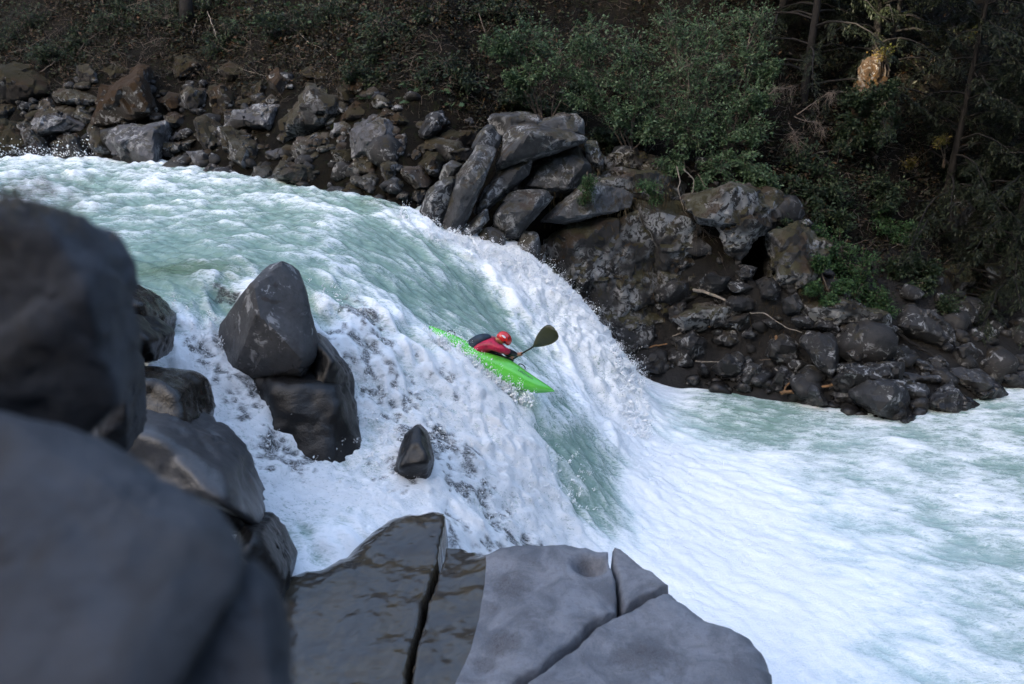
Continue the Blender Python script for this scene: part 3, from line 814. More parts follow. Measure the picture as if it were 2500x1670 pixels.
# ---------------------------------------------------------------- the outcrop that stands over the falls
OUT = [
 ('c','small pale wedge leaning on the left side of the outcrop',20.3,.5,[(1070,439),(1083,404),(1103,390),(1129,401),(1124,411),(1111,432),(1090,440)]),
 ('c','white-topped leaning column at the left foot of the outcrop',19.9,.9,[(1020,522),(1044,465),(1072,442),(1103,430),(1110,436),(1093,483),(1083,550),(1047,575),(1026,545)]),
 ('c','tall slanting grey column with a bright sloping top',19.95,1.0,[(1080,550),(1098,470),(1116,419),(1149,378),(1162,356),(1190,358),(1212,366),(1205,383),(1180,444),(1149,525),(1118,575),(1093,575)]),
 ('c','pyramid-shaped block above the slanting column',20.7,.8,[(1150,362),(1164,329),(1193,295),(1225,335),(1218,360),(1200,385),(1170,385)]),
 ('c','pointed ridge block at the back of the outcrop top',21.5,.9,[(1190,291),(1200,278),(1218,286),(1241,278),(1279,273),(1315,281),(1330,298),(1310,340),(1241,345),(1210,335)]),
 ('c','broad flat block at the top right of the outcrop',21.6,.9,[(1300,305),(1338,286),(1366,276),(1405,277),(1425,299),(1428,330),(1382,345),(1320,340)]),
 ('c','main mossy-topped block in the middle of the outcrop',20.8,1.4,[(1210,400),(1231,329),(1249,306),(1292,301),(1343,317),(1428,324),(1428,346),(1394,354),(1343,365),(1300,390),(1241,415),(1214,426)]),
 ('c','tapering slab under the main outcrop block',20.45,.9,[(1180,470),(1213,418),(1241,405),(1300,382),(1294,409),(1256,457),(1228,474),(1182,522),(1150,524)]),
 ('c','big shadowed block behind the outcrop overhang',21.4,1.3,[(1250,470),(1300,383),(1343,355),(1405,347),(1440,393),(1450,419),(1420,462),(1382,480),(1338,475)]),
 ('c','flat-topped bracket block jutting from the outcrop',20.15,1.1,[(1205,525),(1244,472),(1267,465),(1341,465),(1347,488),(1318,511),(1292,550),(1267,580),(1233,580),(1205,545)]),
 ('c','small bright-topped slab at the foot of the outcrop',19.75,.6,[(1130,556),(1164,526),(1187,513),(1195,534),(1182,550),(1125,606),(1098,590)]),
 ('c','dark wet slab beside the foam below the outcrop',19.65,.7,[(1120,620),(1170,570),(1187,557),(1207,603),(1184,640),(1154,650),(1129,634)]),
 ('c','pale-edged cracked block below the bracket block',19.75,.7,[(1185,557),(1198,552),(1231,567),(1248,618),(1232,660),(1203,640)]),
 ('c','streaked upright slab below the bracket block',19.85,.7,[(1240,650),(1259,605),(1279,562),(1315,572),(1322,600),(1310,680),(1270,690)]),
 ('c','overhanging shelf block with a fern tuft',20.7,1.5,[(1320,540),(1379,496),(1415,455),(1453,439),(1486,480),(1548,472),(1540,495),(1486,520),(1446,532),(1369,548)]),
 ('k','mossy shelf behind the fern tuft',21.6,1.6,[(1440,440),(1500,410),(1600,420),(1680,450),(1640,490),(1560,500),(1480,490)]),
 ('k','mossed low block at right end of outcrop top',21.4,.8,[(1425,350),(1455,345),(1480,380),(1470,420),(1440,410)]),
 ('k','long flat mossed slab below the leafy bush',22.2,1.0,[(1470,380),(1540,368),(1620,385),(1640,420),(1560,425),(1480,410)]),
 ('k','great lichened cliff block beside the falls',20.9,1.5,[(1330,590),(1400,540),(1480,520),(1560,505),(1610,600),(1600,720),(1500,780),(1420,760),(1350,690)]),
 ('k','grey cliff block under the hanging grass tuft',21.2,1.5,[(1530,490),(1620,485),(1700,500),(1760,560),(1740,660),(1660,720),(1600,690),(1575,600)]),
 ('k','pointed hanging rock over the black cave',20.4,1.2,[(1745,530),(1800,500),(1860,515),(1880,560),(1840,600),(1800,635),(1775,615)]),
 ('k','shadowed cliff block over the cave mouth',20.9,2.2,[(1660,470),(1780,440),(1900,470),(1930,530),(1880,580),(1780,560),(1700,540)]),
 ('k','low undercut cliff block by the foam wall',20.2,1.2,[(1290,690),(1330,630),(1380,700),(1440,760),(1480,830),(1440,870),(1370,800)]),
 ('k','brown mossed cliff foot above square block',20.9,1.3,[(1420,760),(1500,730),(1590,725),(1640,760),(1600,810),(1500,830),(1440,820)]),
 ('k','small cracked facet of the cliff by the foam',20.05,.6,[(1250,640),(1290,610),(1330,600),(1335,660),(1310,705),(1270,690)]),
 ('k','streaked cliff facet between falls and cave',20.75,.9,[(1600,640),(1660,650),(1700,700),(1690,760),(1640,780),(1600,730)]),
 ('k','dark undercut cliff wall left of the cave',20.95,1.4,[(1590,690),(1690,650),(1770,610),(1800,680),(1760,745),(1660,785),(1600,770)]),
 ('k','mossy cliff shoulder right of the cave',None,1.6,[(1880,570),(1950,545),(2020,600),(2000,690),(1930,740),(1885,680)]),
 ('k','dark rock rib above the stick jam',None,1.0,[(1640,775),(1720,735),(1800,742),(1870,722),(1890,765),(1780,795),(1680,812)]),
 ('k','mossed rock step below the bright green shrub',None,1.2,[(1960,740),(2040,720),(2120,760),(2180,770),(2150,800),(2050,800),(1970,790)]),
 ('k','shadowed rock wall in forest right of pale cliff',None,1.4,[(2380,520),(2440,500),(2500,540),(2500,640),(2420,640),(2385,590)]),
 ('k','pale fractured cliff face in far forest',None,1.4,[(2220,490),(2300,470),(2375,495),(2390,590),(2320,630),(2240,600)]),
 ('k','dark cliff boss right of pale cliff face',None,1.2,[(2300,650),(2360,640),(2385,690),(2340,725),(2305,700)]),
 ('k','rounded cliff boss at far right edge',None,1.2,[(2400,645),(2470,640),(2500,680),(2450,715),(2405,695)]),
]
for k, (mk, look, y, th, poly) in enumerate(OUT):
    a = np.asarray(poly, float)
    if y is None: y = bank_hit(*a.mean(0))[1] + .1
    rg = np.random.default_rng(300 + k)
    big = mk == 'k'
    o = rock('cliff_block' if big else 'outcrop_block', outline_pts(a, y, th, rg, front=.68, lean=.12 if big else .2), MATS[mk], 5 if np.ptp(a[:, 0]) > 90 else 4,
             sharp=150 if big else 220, rough=.075 if big else .028, freq=2.6 if big else 1.8, cuts=1 if not big else 2, grow=1.2 if big else 1.1, chip=.16 if big else .06)
    tag(o, look, 'cliff' if big else 'rock', 'blocks of the cliff' if big else 'blocks of the grey outcrop over the falls')

SHORE = [
 ('s','square dark block', [(1492,800),(1530,788),(1589,786),(1600,840),(1584,862),(1517,872),(1492,855)]),
 ('s','domed dark boulder', [(1490,792),(1513,750),(1562,741),(1604,759),(1600,792)]),
 ('s','small pale boulder in cave mouth', [(1799,663),(1821,648),(1846,655),(1839,683),(1806,683)]),
 ('s','flat brown slab in cave mouth', [(1772,694),(1808,681),(1850,701),(1819,719),(1790,712)]),
 ('s','smooth low boulder', [(1741,828),(1768,807),(1810,807),(1812,837),(1790,848),(1754,844)]),
 ('l','pale pyramid stone', [(1810,824),(1835,791),(1857,813),(1846,826)]),
 ('s','moss-topped dark boulder', [(1761,797),(1781,766),(1830,762),(1837,788),(1808,811)]),
 ('s','slanted grey stone', [(1864,784),(1884,775),(1917,795),(1899,813)]),
 ('s','great angular brown boulder', [(1960,838),(1982,811),(2022,805),(2047,840),(2051,873),(2033,925),(2020,930),(1987,880)]),
 ('s','dark faceted boulder', [(2049,806),(2076,784),(2123,798),(2125,833),(2085,844),(2058,835)]),
 ('l','small pale waterline stone', [(1702,905),(1716,885),(1738,911),(1728,921),(1706,920)]),
 ('s','speckled waterline boulder with moss cap', [(1800,925),(1830,890),(1859,891),(1870,938),(1840,950),(1806,945)]),
 ('s','tilted brown waterline slab', [(1870,958),(1897,902),(1917,891),(1924,916),(1912,964)]),
 ('l','pointed pale waterline stone', [(1960,990),(1972,948),(1980,936),(1993,943),(2015,974),(2029,997),(1987,998)]),
 ('l','big smooth blue-grey boulder', [(2080,965),(2110,932),(2160,926),(2206,936),(2216,992),(2190,1030),(2140,1015),(2100,990)]),
 ('s','brown wedge stone in the current', [(2190,1022),(2239,1008),(2236,1060),(2205,1042)]),
 ('l','smooth rounded ledge stone', [(2260,985),(2290,950),(2330,936),(2371,975),(2396,1010),(2340,1016),(2273,1008)]),
 ('l','flat ledge slab', [(2195,909),(2250,914),(2302,925),(2297,942),(2210,938)]),
 ('l','low step of rock ledge', [(2205,942),(2262,938),(2270,960),(2264,985),(2212,985)]),
 ('l','long cracked ledge slab', [(2320,905),(2371,902),(2434,938),(2463,970),(2400,985),(2340,940)]),
 ('l','tilted pale ledge slab', [(2425,887),(2447,860),(2494,889),(2463,912)]),
 ('l','cracked ledge block', [(2430,910),(2480,905),(2530,911),(2530,960),(2470,962)]),
 ('l','wedge-shaped grey stone', [(2226,873),(2273,885),(2290,907),(2260,916),(2236,900)]),
 ('s','broad brown lichened boulder', [(2180,790),(2219,748),(2282,762),(2324,804),(2320,833),(2277,853),(2210,835)]),
 ('s','small dark stone beneath cave', [(2295,755),(2320,740),(2360,765),(2345,782),(2305,776)]),
 ('l','sharp grey stone', [(2268,880),(2296,868),(2318,890),(2314,905),(2280,908)]),
 ('s','speckled grey stone', [(2196,850),(2215,842),(2232,860),(2226,880),(2200,878)]),
 ('s','dark boulder in shade', [(1640,830),(1690,800),(1730,830),(1725,880),(1670,890)]),
 ('s','black boulder at waterline', [(1560,890),(1600,865),(1650,885),(1650,915),(1590,915)]),
 ('s','low black boulder', [(1740,900),(1780,865),(1815,890),(1810,935),(1760,935)]),
 ('s','dark block under moss', [(2120,800),(2150,780),(2190,800),(2186,835),(2136,838)]),
 ('s','brown flat bedrock slab', [(2020,940),(2060,895),(2130,880),(2195,890),(2190,935),(2110,950),(2060,985)]),
 ('s','angular stone', [(1985,800),(2000,775),(2040,780),(2050,800),(2020,812)]),
 ('s','dark blue boulder', [(1930,780),(1950,760),(1985,768),(1985,800),(1945,805)]),
 ('s','shaded boulder', [(1880,830),(1915,815),(1955,840),(1950,890),(1905,900),(1875,870)]),
 ('s','black rounded boulder', [(1700,750),(1740,735),(1770,760),(1750,800),(1705,795)]),
 ('s','dim upright stone', [(1625,745),(1650,715),(1680,735),(1672,775),(1640,785)]),
 ('s','dim block under the cave wall', [(1600,700),(1640,680),(1690,690),(1695,730),(1640,745),(1605,735)]),
 ('s','dim leaning slab', [(1700,690),(1740,660),(1780,680),(1770,720),(1715,725)]),
 ('s','blackish wedge', [(1770,735),(1810,715),(1850,730),(1840,765),(1790,770)]),
 ('s','dark flat stone', [(1560,700),(1590,690),(1610,715),(1600,745),(1565,740)]),
 ('s','dark rounded stone', [(1850,690),(1880,675),(1910,700),(1895,735),(1855,730)]),
 ('s','dusky split stone', [(1910,730),(1945,715),(1975,740),(1955,770),(1915,765)]),
 ('s','mossed grey boulder', [(2330,850),(2370,835),(2400,860),(2385,895),(2340,890)]),
 ('s','brown stone on slope', [(2385,800),(2420,790),(2440,820),(2415,845),(2388,835)]),
 ('s','low brown stone', [(2060,860),(2100,845),(2140,860),(2135,890),(2080,895)]),
]
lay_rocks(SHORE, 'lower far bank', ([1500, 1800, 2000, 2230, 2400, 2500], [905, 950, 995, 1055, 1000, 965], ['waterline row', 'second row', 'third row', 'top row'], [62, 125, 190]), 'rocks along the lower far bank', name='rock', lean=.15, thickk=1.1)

# ---------------------------------------------------------------- rocks standing in the falls and the side channel
MAT_HERO = rock_mat('midstream_boulder', (.085, .083, .084), (.135, .133, .136), moss=.12, mosscol=(.06, .045, .02), lichen=.15, rough=.6, bump=.35, stain=.35, wetz=(-1.0, -.35))
MAT_WET = rock_mat('wet_black_rock', (.012, .0115, .012), (.026, .025, .025), rough=.34, bump=.4, spec=.4)
MAT_WETBROWN = rock_mat('wet_brown_rock', (.026, .022, .018), (.050, .041, .031), rough=.26, bump=.35, spec=.5, stain=.3)
MAT_SLICK = rock_mat('slick_grey_rock', (.085, .086, .092), (.135, .136, .145), rough=.36, bump=.25, stain=.5, spec=.5)
hero = [(690,640,11.55),(655,648,11.5),(720,655,11.7),(615,690,11.15),(628,700,11.0),(608,770,10.95),(640,778,10.75),(740,700,11.4),(757,765,11.3),(778,835,11.25),(770,870,11.0),(733,870,10.72),(735,918,10.85),
        (680,930,11.0),(600,925,11.05),(560,905,11.2),(545,850,11.5),(538,795,11.65),(575,890,10.98),
        (690,645,12.0),(755,760,12.3),(570,780,12.4),(560,915,12.2),(775,890,12.1),(690,930,12.1)]
o = rock('boulder', np.array([P(*q) for q in hero]), MAT_HERO, 5, sharp=160, rough=.02, freq=1.9, cuts=0, grow=1.05, chip=.02)
tag(o, 'tall peaked grey boulder standing midstream at the head of the falls', 'boulder')
MID = [
 ('rock_ledge','black wet bedrock ledge carrying the tall peaked boulder, sloping into the foam',10.95,1.3,MAT_WET,[(600,930),(640,890),(780,885),(845,930),(862,1040),(882,1135),(820,1178),(730,1188),(650,1150),(608,1050)]),
 ('boulder','black wet boulder tucked right behind the tall peaked boulder',11.4,1.0,MAT_WET,[(735,870),(765,825),(795,825),(815,870),(852,930),(848,1000),(825,1050),(770,1000)]),
 ('boulder','pointed black wedge rock amid the white side falls',10.4,.8,MAT_WET,[(962,1150),(990,1065),(1020,1040),(1040,1060),(1058,1130),(1034,1188),(985,1188)]),
 ('boulder','small brown rock poking from the foam left of kayak',12.6,.5,MAT_WETBROWN,[(975,905),(1000,900),(1030,912),(1034,930),(1000,938),(980,925)]),
 ('boulder','wet rock hump at right of the tall peaked boulder',12.9,.5,MAT_WET,[(850,805),(885,800),(905,830),(890,855),(860,845)]),
 ('boulder','black rounded rock at the lip of the side channel',9.9,1.1,MAT_WET,[(235,780),(290,765),(340,775),(385,835),(375,880),(300,885),(235,880)]),
 ('boulder','rock under gliding water at near edge of upper river',10.9,1.1,MAT_WETBROWN,[(235,690),(300,695),(350,720),(395,775),(385,840),(300,850),(235,850)]),
 ('rock_ledge','curved brown ledge beside the upper side channel',8.9,1.4,MAT_WETBROWN,[(235,915),(330,912),(420,922),(455,960),(478,1030),(470,1060),(380,1010),(235,1000)]),
 ('rock_ledge','dark wet hollow block under the curved brown ledge',8.75,.9,MAT_WET,[(240,985),(330,985),(440,1020),(470,1055),(400,1070),(280,1050)]),
 ('rock_ledge','smooth pale slab on left bank of the side channel',8.0,1.6,MAT_SLICK,[(215,1020),(330,1010),(430,1040),(500,1085),(555,1150),(590,1230),(600,1275),(540,1250),(420,1180),(215,1180)]),
 ('rock_ledge','shiny black lip below the smooth pale slab',7.7,.8,MAT_WET,[(440,1170),(500,1165),(560,1200),(600,1260),(605,1300),(560,1300),(490,1250)]),
 ('rock_ledge','dark tapering rock at bottom of the side channel',7.5,1.0,MAT_WET,[(590,1280),(625,1285),(665,1330),(700,1400),(690,1460),(630,1430),(580,1350)]),
]
for k, (nm, lab, y, th, mt, poly) in enumerate(MID):
    rg = np.random.default_rng(500 + k)
    o = rock(nm, outline_pts(np.asarray(poly, float), y, th, rg, front=.72, lean=.55 if k == 0 else .3), mt, 5 if th > .55 else 4, sharp=140, rough=.06, freq=2.4, cuts=1, grow=1.1 if k < 2 else 1.06, chip=.0, crease=0)
    tag(o, lab, 'ledge' if nm == 'rock_ledge' else 'boulder')

# ---------------------------------------------------------------- near rocks, out of focus
MAT_NEARROCK = rock_mat('near_dark_rock', (.070, .075, .088), (.125, .130, .148), rough=.7, bump=.5, stain=.9, fine=.9)
NEAR = [
 ('big blurred upright rock at the left edge of the picture',2.0,.35,.2,[(-260,470),(0,474),(120,488),(205,512),(258,580),(283,680),(290,850),(282,1010),(200,1100),(-260,1150)]),
 ('narrow dark rock behind blurred left rock',4.6,.5,.1,[(235,800),(290,835),(310,930),(318,1040),(310,1110),(235,1120)]),
 ('huge blurred ledge filling the lower left corner',1.3,.2,.8,[(-400,1000),(40,1005),(170,1050),(270,1120),(400,1180),(500,1235),(580,1310),(640,1400),(560,1470),(430,1590),(300,1900),(-400,1900)]),
 ('blurred rounded rock at bottom left beside wet slab',1.2,.15,.7,[(300,1640),(420,1560),(540,1420),(620,1365),(672,1420),(705,1540),(722,1680),(730,1900),(300,1900)]),
]
for k, (lab, y, th, ln, poly) in enumerate(NEAR):
    rg = np.random.default_rng(700 + k)
    o = rock('near_boulder', outline_pts(np.asarray(poly, float), y, th, rg, front=.62, lean=ln), MAT_NEARROCK, 5, sharp=110, rough=.035, freq=2.2, cuts=0, grow=1.0, chip=.045, crease=0)
    tag(o, lab, 'boulder')
g = P(30, 470, 2.0)
# dry moss on top of the left rock
mv, mf = [], []
for k in range(900):
    q = g + np.array([RNG.normal(0, .10), RNG.normal(0, .12), RNG.uniform(-.03, .015)])
    q[2] -= max(0, q[0] - g[0]) * .25
    a = RNG.uniform(0, 6.28); l = RNG.uniform(.008, .022)
    d = np.array([math.cos(a) * l, math.sin(a) * l, RNG.uniform(.2, 1) * l]); s = np.array([-math.sin(a), math.cos(a), 0]) * .004
    n0 = len(mv); mv += [q - s, q + s, q + d]; mf.append((n0, n0 + 1, n0 + 2))
MAT_MOSS = leaf_mat('dry_moss', (.060, .040, .012), (.040, .034, .012), (.09, .055, .02), trans=.1)
tag(mesh_obj('moss', mv, mf, MAT_MOSS), 'brown moss cushion on top of the blurred upright rock', 'moss', kind='stuff')

# ---------------------------------------------------------------- the foreground ledge: cracked bedrock, dry at right and running with water at left
m, nt, b = new_mat('ledge_bedrock')
N = NT(nt)
geo = N.n('ShaderNodeNewGeometry'); pos = geo.outputs['Position']
wet = N.n('ShaderNodeAttribute', attribute_name='wet').outputs['Fac']
stn = N.n('ShaderNodeAttribute', attribute_name='stain').outputs['Fac']
n1, n2, n3 = N.noise(pos, 2.2, 7, .62, .7), N.noise(pos, 13, 7, .7, .3), N.noise(pos, 60, 4, .6)
c = N.mix(N.step(n1, .36, .64), (.100, .103, .116), (.195, .198, .216))
st = N.step(N.math('ADD', stn, N.math('MULTIPLY', N.math('SUBTRACT', N.noise(pos, 5.5, 8, .72, .8), .5), 1.1)), .30, .72)
c = N.mix(N.math('MULTIPLY', st, .66), c, (.075, .070, .074))
c = N.mix(N.math('MULTIPLY', N.step(n2, .50, .70), .45), c, (.085, .084, .09))
mot = N.step(N.noise(pos, 24, 6, .75, .5), .52, .60)
c = N.mix(N.math('MULTIPLY', N.math('MULTIPLY', mot, st), .6), c, (.045, .042, .044))
pat = N.step(N.noise(pos, 3.1, 5, .7, 1.5), .55, .60)
c = N.mix(N.math('MULTIPLY', pat, .35), c, (.11, .11, .118))
c = N.mix(N.math('MULTIPLY', N.step(n3, .60, .72), .6), c, (.05, .05, .05))
c = N.mix(N.math('MULTIPLY', N.step(N.noise(pos, 130, 3, .6), .55, .7), .35), c, (.33, .33, .34))
wash = N.n('ShaderNodeAttribute', attribute_name='wash').outputs['Fac']
def thr(v, scale, dist, width):
    q = N.noise(v, scale, 5, .62, dist)
    return N.math('SUBTRACT', 1.0, N.math('MULTIPLY', N.math('ABSOLUTE', N.math('SUBTRACT', q, .5)), width), clamp=True)
wf = N.math('MAXIMUM', thr(pos, 6, 1.6, 8.0), N.math('MULTIPLY', thr(pos, 17, 1.0, 7.0), .8))
wsh = N.step(N.math('MULTIPLY', wash, N.math('ADD', wf, .15)), .28, .95)
wm = N.step(N.math('ADD', wet, N.math('MULTIPLY', N.math('SUBTRACT', n1, .5), .35)), .46, .54)
wc = N.mix(N.step(n1, .4, .62), (.040, .036, .032), (.058, .046, .030))
c = N.mix(wm, c, wc)
c = N.mix(N.math('MULTIPLY', wsh, .0), c, (.80, .84, .88))
N.link(c, b.inputs['Base Color'])
N.link(N.math('SUBTRACT', .72, N.math('MULTIPLY', wm, .62)), b.inputs['Roughness'])
b.inputs['Specular IOR Level'].default_value = .5
bs = N.math('SUBTRACT', .85, N.math('MULTIPLY', wm, .75))
bp = N.n('ShaderNodeBump', ins={'Distance': .02}); N.link(bs, bp.inputs['Strength']); N.link(N.math('ADD', n2, N.math('MULTIPLY', n3, .3)), bp.inputs['Height'])
N.link(bp.outputs[0], b.inputs['Normal'])
MAT_BED = m

ZL = -2.0
def ledge_top(x, y):
    q = np.stack([x, y], -1)
    a = PZ(1400, 1330, ZL)
    z = ZL + .05 * fbm(q * .9, 3, seed=71) + .030 * fbm(q * 3.2, 6, .6, seed=72) - .012 * np.maximum(0, vnoise(q * 9, 75) - .45)
    z = z - .16 * sstep(a[0] - .5, a[0] - 1.5, x)                       # runs down to the wet trough
    z = z + .06 * np.exp(-((x - a[0] + .75) / .28) ** 2) * sstep(7.0, 7.6, y)
    for (u, v, r, dp) in ((1440, 1372, .17, .24), (1260, 1405, .34, .07), (1500, 1465, .12, .06), (1200, 1600, .18, .03), (1195, 1480, .3, .03)):
        c = PZ(u, v, ZL)
        z = z - dp * np.exp(-(((x - c[0]) ** 2 + (y - c[1]) ** 2) / (r * r)) ** 1.6)
    z = z - .05 * sstep(7.4, 5.2, y)
    return z
SLABS = [
 ('dry grey slab with a round pothole, between two cracks', [(1090,1302,.05),(1150,1308,.10),(1190,1305,.40),(1240,1295,.55),(1310,1286,.6),(1370,1284,.6),(1420,1296,.5),(1462,1314,.35),(1483,1330,.05),(1489,1372,.05),(1502,1402,.05),(1509,1440,.05),(1505,1482,.05),(1438,1518,.06),(1378,1572,.06),(1318,1622,.06),(1248,1658,.06),(1195,1690,.06),(1100,1780,.06),(985,1780,.05),(998,1620,.05),(1022,1525,.05),(1042,1445,.05),(1072,1365,.05)]),
 ('small triangular dry slab pinched between two cracks', [(1496,1326,.06),(1522,1334,.10),(1580,1380,.10),(1634,1421,.05),(1600,1438,.05),(1540,1460,.05),(1520,1476,.05),(1518,1440,.05),(1511,1400,.05),(1498,1368,.05)]),
 ('large dry sloping slab nearest the pool', [(1516,1490,.06),(1560,1467,.06),(1642,1430,.08),(1665,1436,.3),(1700,1446,.45),(1740,1474,.5),(1800,1486,.5),(1840,1510,.5),(1878,1550,.45),(1892,1600,.35),(1890,1670,.2),(1895,1790,.2),(1140,1790,.06),(1262,1668,.06),(1334,1628,.06),(1392,1580,.06),(1452,1526,.06)]),
 ('wet brown slab with water sheeting over it', [(1080,1238,.08),(1087,1262,.05),(1068,1352,.05),(1036,1440,.05),(1016,1520,.05),(992,1610,.05),(978,1790,.05),(560,1790,.2),(600,1500,.2),(640,1420,.25),(700,1372,.3),(770,1350,.35),(830,1318,.5),(880,1272,.5),(930,1240,.45),(980,1228,.4),(1030,1228,.3)]),
]
ledge = empty('bedrock_ledge', PZ(1300, 1500, -4.0), 'cracked smooth bedrock ledge beside the pool, dry right half and wet left half', 'ledge')
bpy.context.view_layer.update()
def seg_dist(q, a, b):
    ab = b - a; t = np.clip(((q - a) @ ab) / (ab @ ab), 0, 1)
    return np.linalg.norm(q - (a + t[..., None] * ab), axis=-1)
for si, (lab, poly) in enumerate(SLABS):
    pw = np.array([PZ(u, v, ZL if si != 3 else ZL - .13)[:2] for u, v, r in poly]); rr = [r for _, _, r in poly]
    # crinkle long edges a little
    lo, hi = pw.min(0) - .3, pw.max(0) + .3
    hstep = .022
    GX, GY = np.meshgrid(np.arange(lo[0], hi[0], hstep), np.arange(lo[1], hi[1], hstep), indexing='ij')
    q0 = np.stack([GX, GY], -1)
    q = q0 + .034 * np.stack([fbm(q0 * 4, 4, .6, seed=73), fbm(q0 * 4, 4, .6, seed=74)], -1)
    inside = np.zeros(GX.shape, bool)
    n = len(pw)
    for i in range(n):
        a, c2 = pw[i], pw[(i + 1) % n]
        cond = ((a[1] > q[..., 1]) != (c2[1] > q[..., 1]))
        xi = (c2[0] - a[0]) * (q[..., 1] - a[1]) / (c2[1] - a[1] + 1e-12) + a[0]
        inside ^= cond & (q[..., 0] < xi)
    drop = np.zeros(GX.shape); dmin = np.full(GX.shape, 1e9)
    for i in range(n):
        d = seg_dist(q, pw[i], pw[(i + 1) % n])
        R = .5 * (rr[i] + rr[(i + 1) % n])
        t = np.clip(1 - d / R, 0, 1)
        drop = np.maximum(drop, R * (1 - np.sqrt(np.maximum(0, 1 - t * t))) * .9)
        dmin = np.minimum(dmin, d)
    top = ledge_top(GX, GY)
    if si == 3:
        top = top - .05 + .04 * sstep(8.0, 8.8, GY)
    if si == 1: top = top - .015
    z = np.where(inside, top - drop, top - np.minimum(.35, drop) - np.minimum(dmin * 22, 2.4))
    keepv = inside | (dmin < .26)
    ii = np.arange(z.size).reshape(z.shape)
    qd = np.stack([ii[:-1, :-1], ii[1:, :-1], ii[1:, 1:], ii[:-1, 1:]], -1).reshape(-1, 4)
    kq = (keepv[:-1, :-1] & keepv[1:, :-1] & keepv[1:, 1:] & keepv[:-1, 1:]).reshape(-1)
    v3, q3, us = compact(np.stack([GX, GY, z], -1).reshape(-1, 3), qd[kq])
    o = mesh_obj('slab', v3, q3, MAT_BED)
    o.parent = ledge; o.matrix_parent_inverse = Matrix.Translation(-ledge.location)
    tag(o, lab)
    wl = np.array([PZ(u, v, ZL)[:2] for u, v in ((1165, 1300), (1186, 1340), (1184, 1400), (1170, 1480), (1150, 1560), (1110, 1640), (1060, 1720), (1000, 1800))])
    xb = np.interp(v3[:, 1], wl[::-1, 1], wl[::-1, 0])
    wet = sstep(.10, -.10, v3[:, 0] - xb)
    st = np.zeros(len(v3))
    for (u, v, r, s) in ((1250, 1420, .30, .8), (1230, 1560, .26, .75), (1185, 1600, .15, .9), (1300, 1520, .35, .45), (1560, 1600, .38, .7), (1430, 1362, .15, .75), (1650, 1640, .4, .4), (1480, 1640, .3, .35), (1760, 1640, .4, .3), (1205, 1465, .16, .6)):
        c = PZ(u, v, ZL)
        st = np.maximum(st, s * np.exp(-((v3[:, 0] - c[0]) ** 2 + (v3[:, 1] - c[1]) ** 2) / (r * r)))
    ws = np.zeros(len(v3))
    for (u, v, r) in ((720, 1340, .38), (800, 1330, .40), (880, 1290, .30), (780, 1400, .22), (820, 1440, .12), (740, 1420, .2), (930, 1262, .22), (860, 1345, .25)):
        c = PZ(u, v, ZL - .13)
        ws = np.maximum(ws, np.exp(-((v3[:, 0] - c[0]) ** 2 + (v3[:, 1] - c[1]) ** 2) / (r * r)))
    attr(o, 'wash', ws * (si == 3))
    attr(o, 'wet', wet); attr(o, 'stain', st)
# ================================================================ kayak, paddler, paddle
MAT_KAYAK = plain_mat('kayak_plastic', (.16, .70, .085), rough=.14, spec=.5, var=.06, vscale=2.5, coat=.5)
MAT_BLACK = plain_mat('black_rubber', (.012, .012, .013), rough=.45, var=.2)
MAT_PADDLE = plain_mat('olive_paddle_blade', (.040, .046, .020), rough=.35, var=.1)
MAT_SHAFT = plain_mat('dark_paddle_shaft', (.025, .026, .024), rough=.4)
MAT_RED = plain_mat('crimson_jacket', (.50, .012, .055), rough=.42, var=.25, vscale=14, bump=.5)
MAT_VEST = plain_mat('navy_vest', (.018, .036, .060), rough=.55, var=.3, vscale=10, bump=.4)
MAT_HELMET = plain_mat('red_helmet', (.62, .022, .020), rough=.25, spec=.5, var=.05, coat=.6)
MAT_SKIN = plain_mat('skin', (.50, .22, .12), rough=.5, var=.08)
MAT_WHITE = plain_mat('white_print', (.75, .75, .78), rough=.4, var=.05)

tail, nose = P(1043, 803, 13.72), P(1351, 963, 13.28)
ex = (nose - tail); KL = np.linalg.norm(ex); ex /= KL
roll = math.radians(-26)
up0 = np.array([0, 0, 1.0]); ez = up0 - ex * (up0 @ ex); ez /= np.linalg.norm(ez)
ey = np.cross(ez, ex)                                   # to the paddler's left, away from the camera
ez2 = ez * math.cos(roll) - ey * math.sin(roll); ey2 = np.cross(ez2, ex)
KM = Matrix(((ex[0], ey2[0], ez2[0], 0), (ex[1], ey2[1], ez2[1], 0), (ex[2], ey2[2], ez2[2], 0), (0, 0, 0, 1)))
kc = (tail + nose) / 2 - ez2 * .0
kayak = empty('kayak', kc, 'bright green whitewater kayak dropping nose first over the falls', 'kayak')
kayak.matrix_world = Matrix.Translation(kc) @ KM
HL = KL / 2
def hull(t, th):
    """t along from stern 0 to bow 1, th round the section (0 = left seam, 90 = deck, 270 = keel)"""
    t = np.asarray(t, float); th = np.asarray(th, float)
    e = np.abs(2 * t - 1)
    end = np.maximum(0, 1 - e ** 7) ** .5
    w = .335 * (np.maximum(0, 1 - e ** 3.2)) ** .62
    w = np.where(t < .5, w * (1 - .12 * e), w)
    zk = -.235 + .25 * e ** 4
    zd = .150 - .05 * e ** 2 + .05 * np.exp(-((t - .62) / .14) ** 2)
    tipz = .06
    zk = tipz + (zk - tipz) * end; zd = tipz + (zd - tipz) * end
    zc = zk + .50 * (zd - zk)
    c, s = np.cos(th), np.sin(th)
    y = w * np.sign(c) * np.abs(c) ** .6
    z = np.where(s >= 0, zc + (zd - zc) * np.abs(s) ** 1.15, zc - (zc - zk) * np.abs(s) ** .75)
    return np.stack([-HL + 2 * HL * t, y, z], -1)
nt_, ns_ = 60, 36
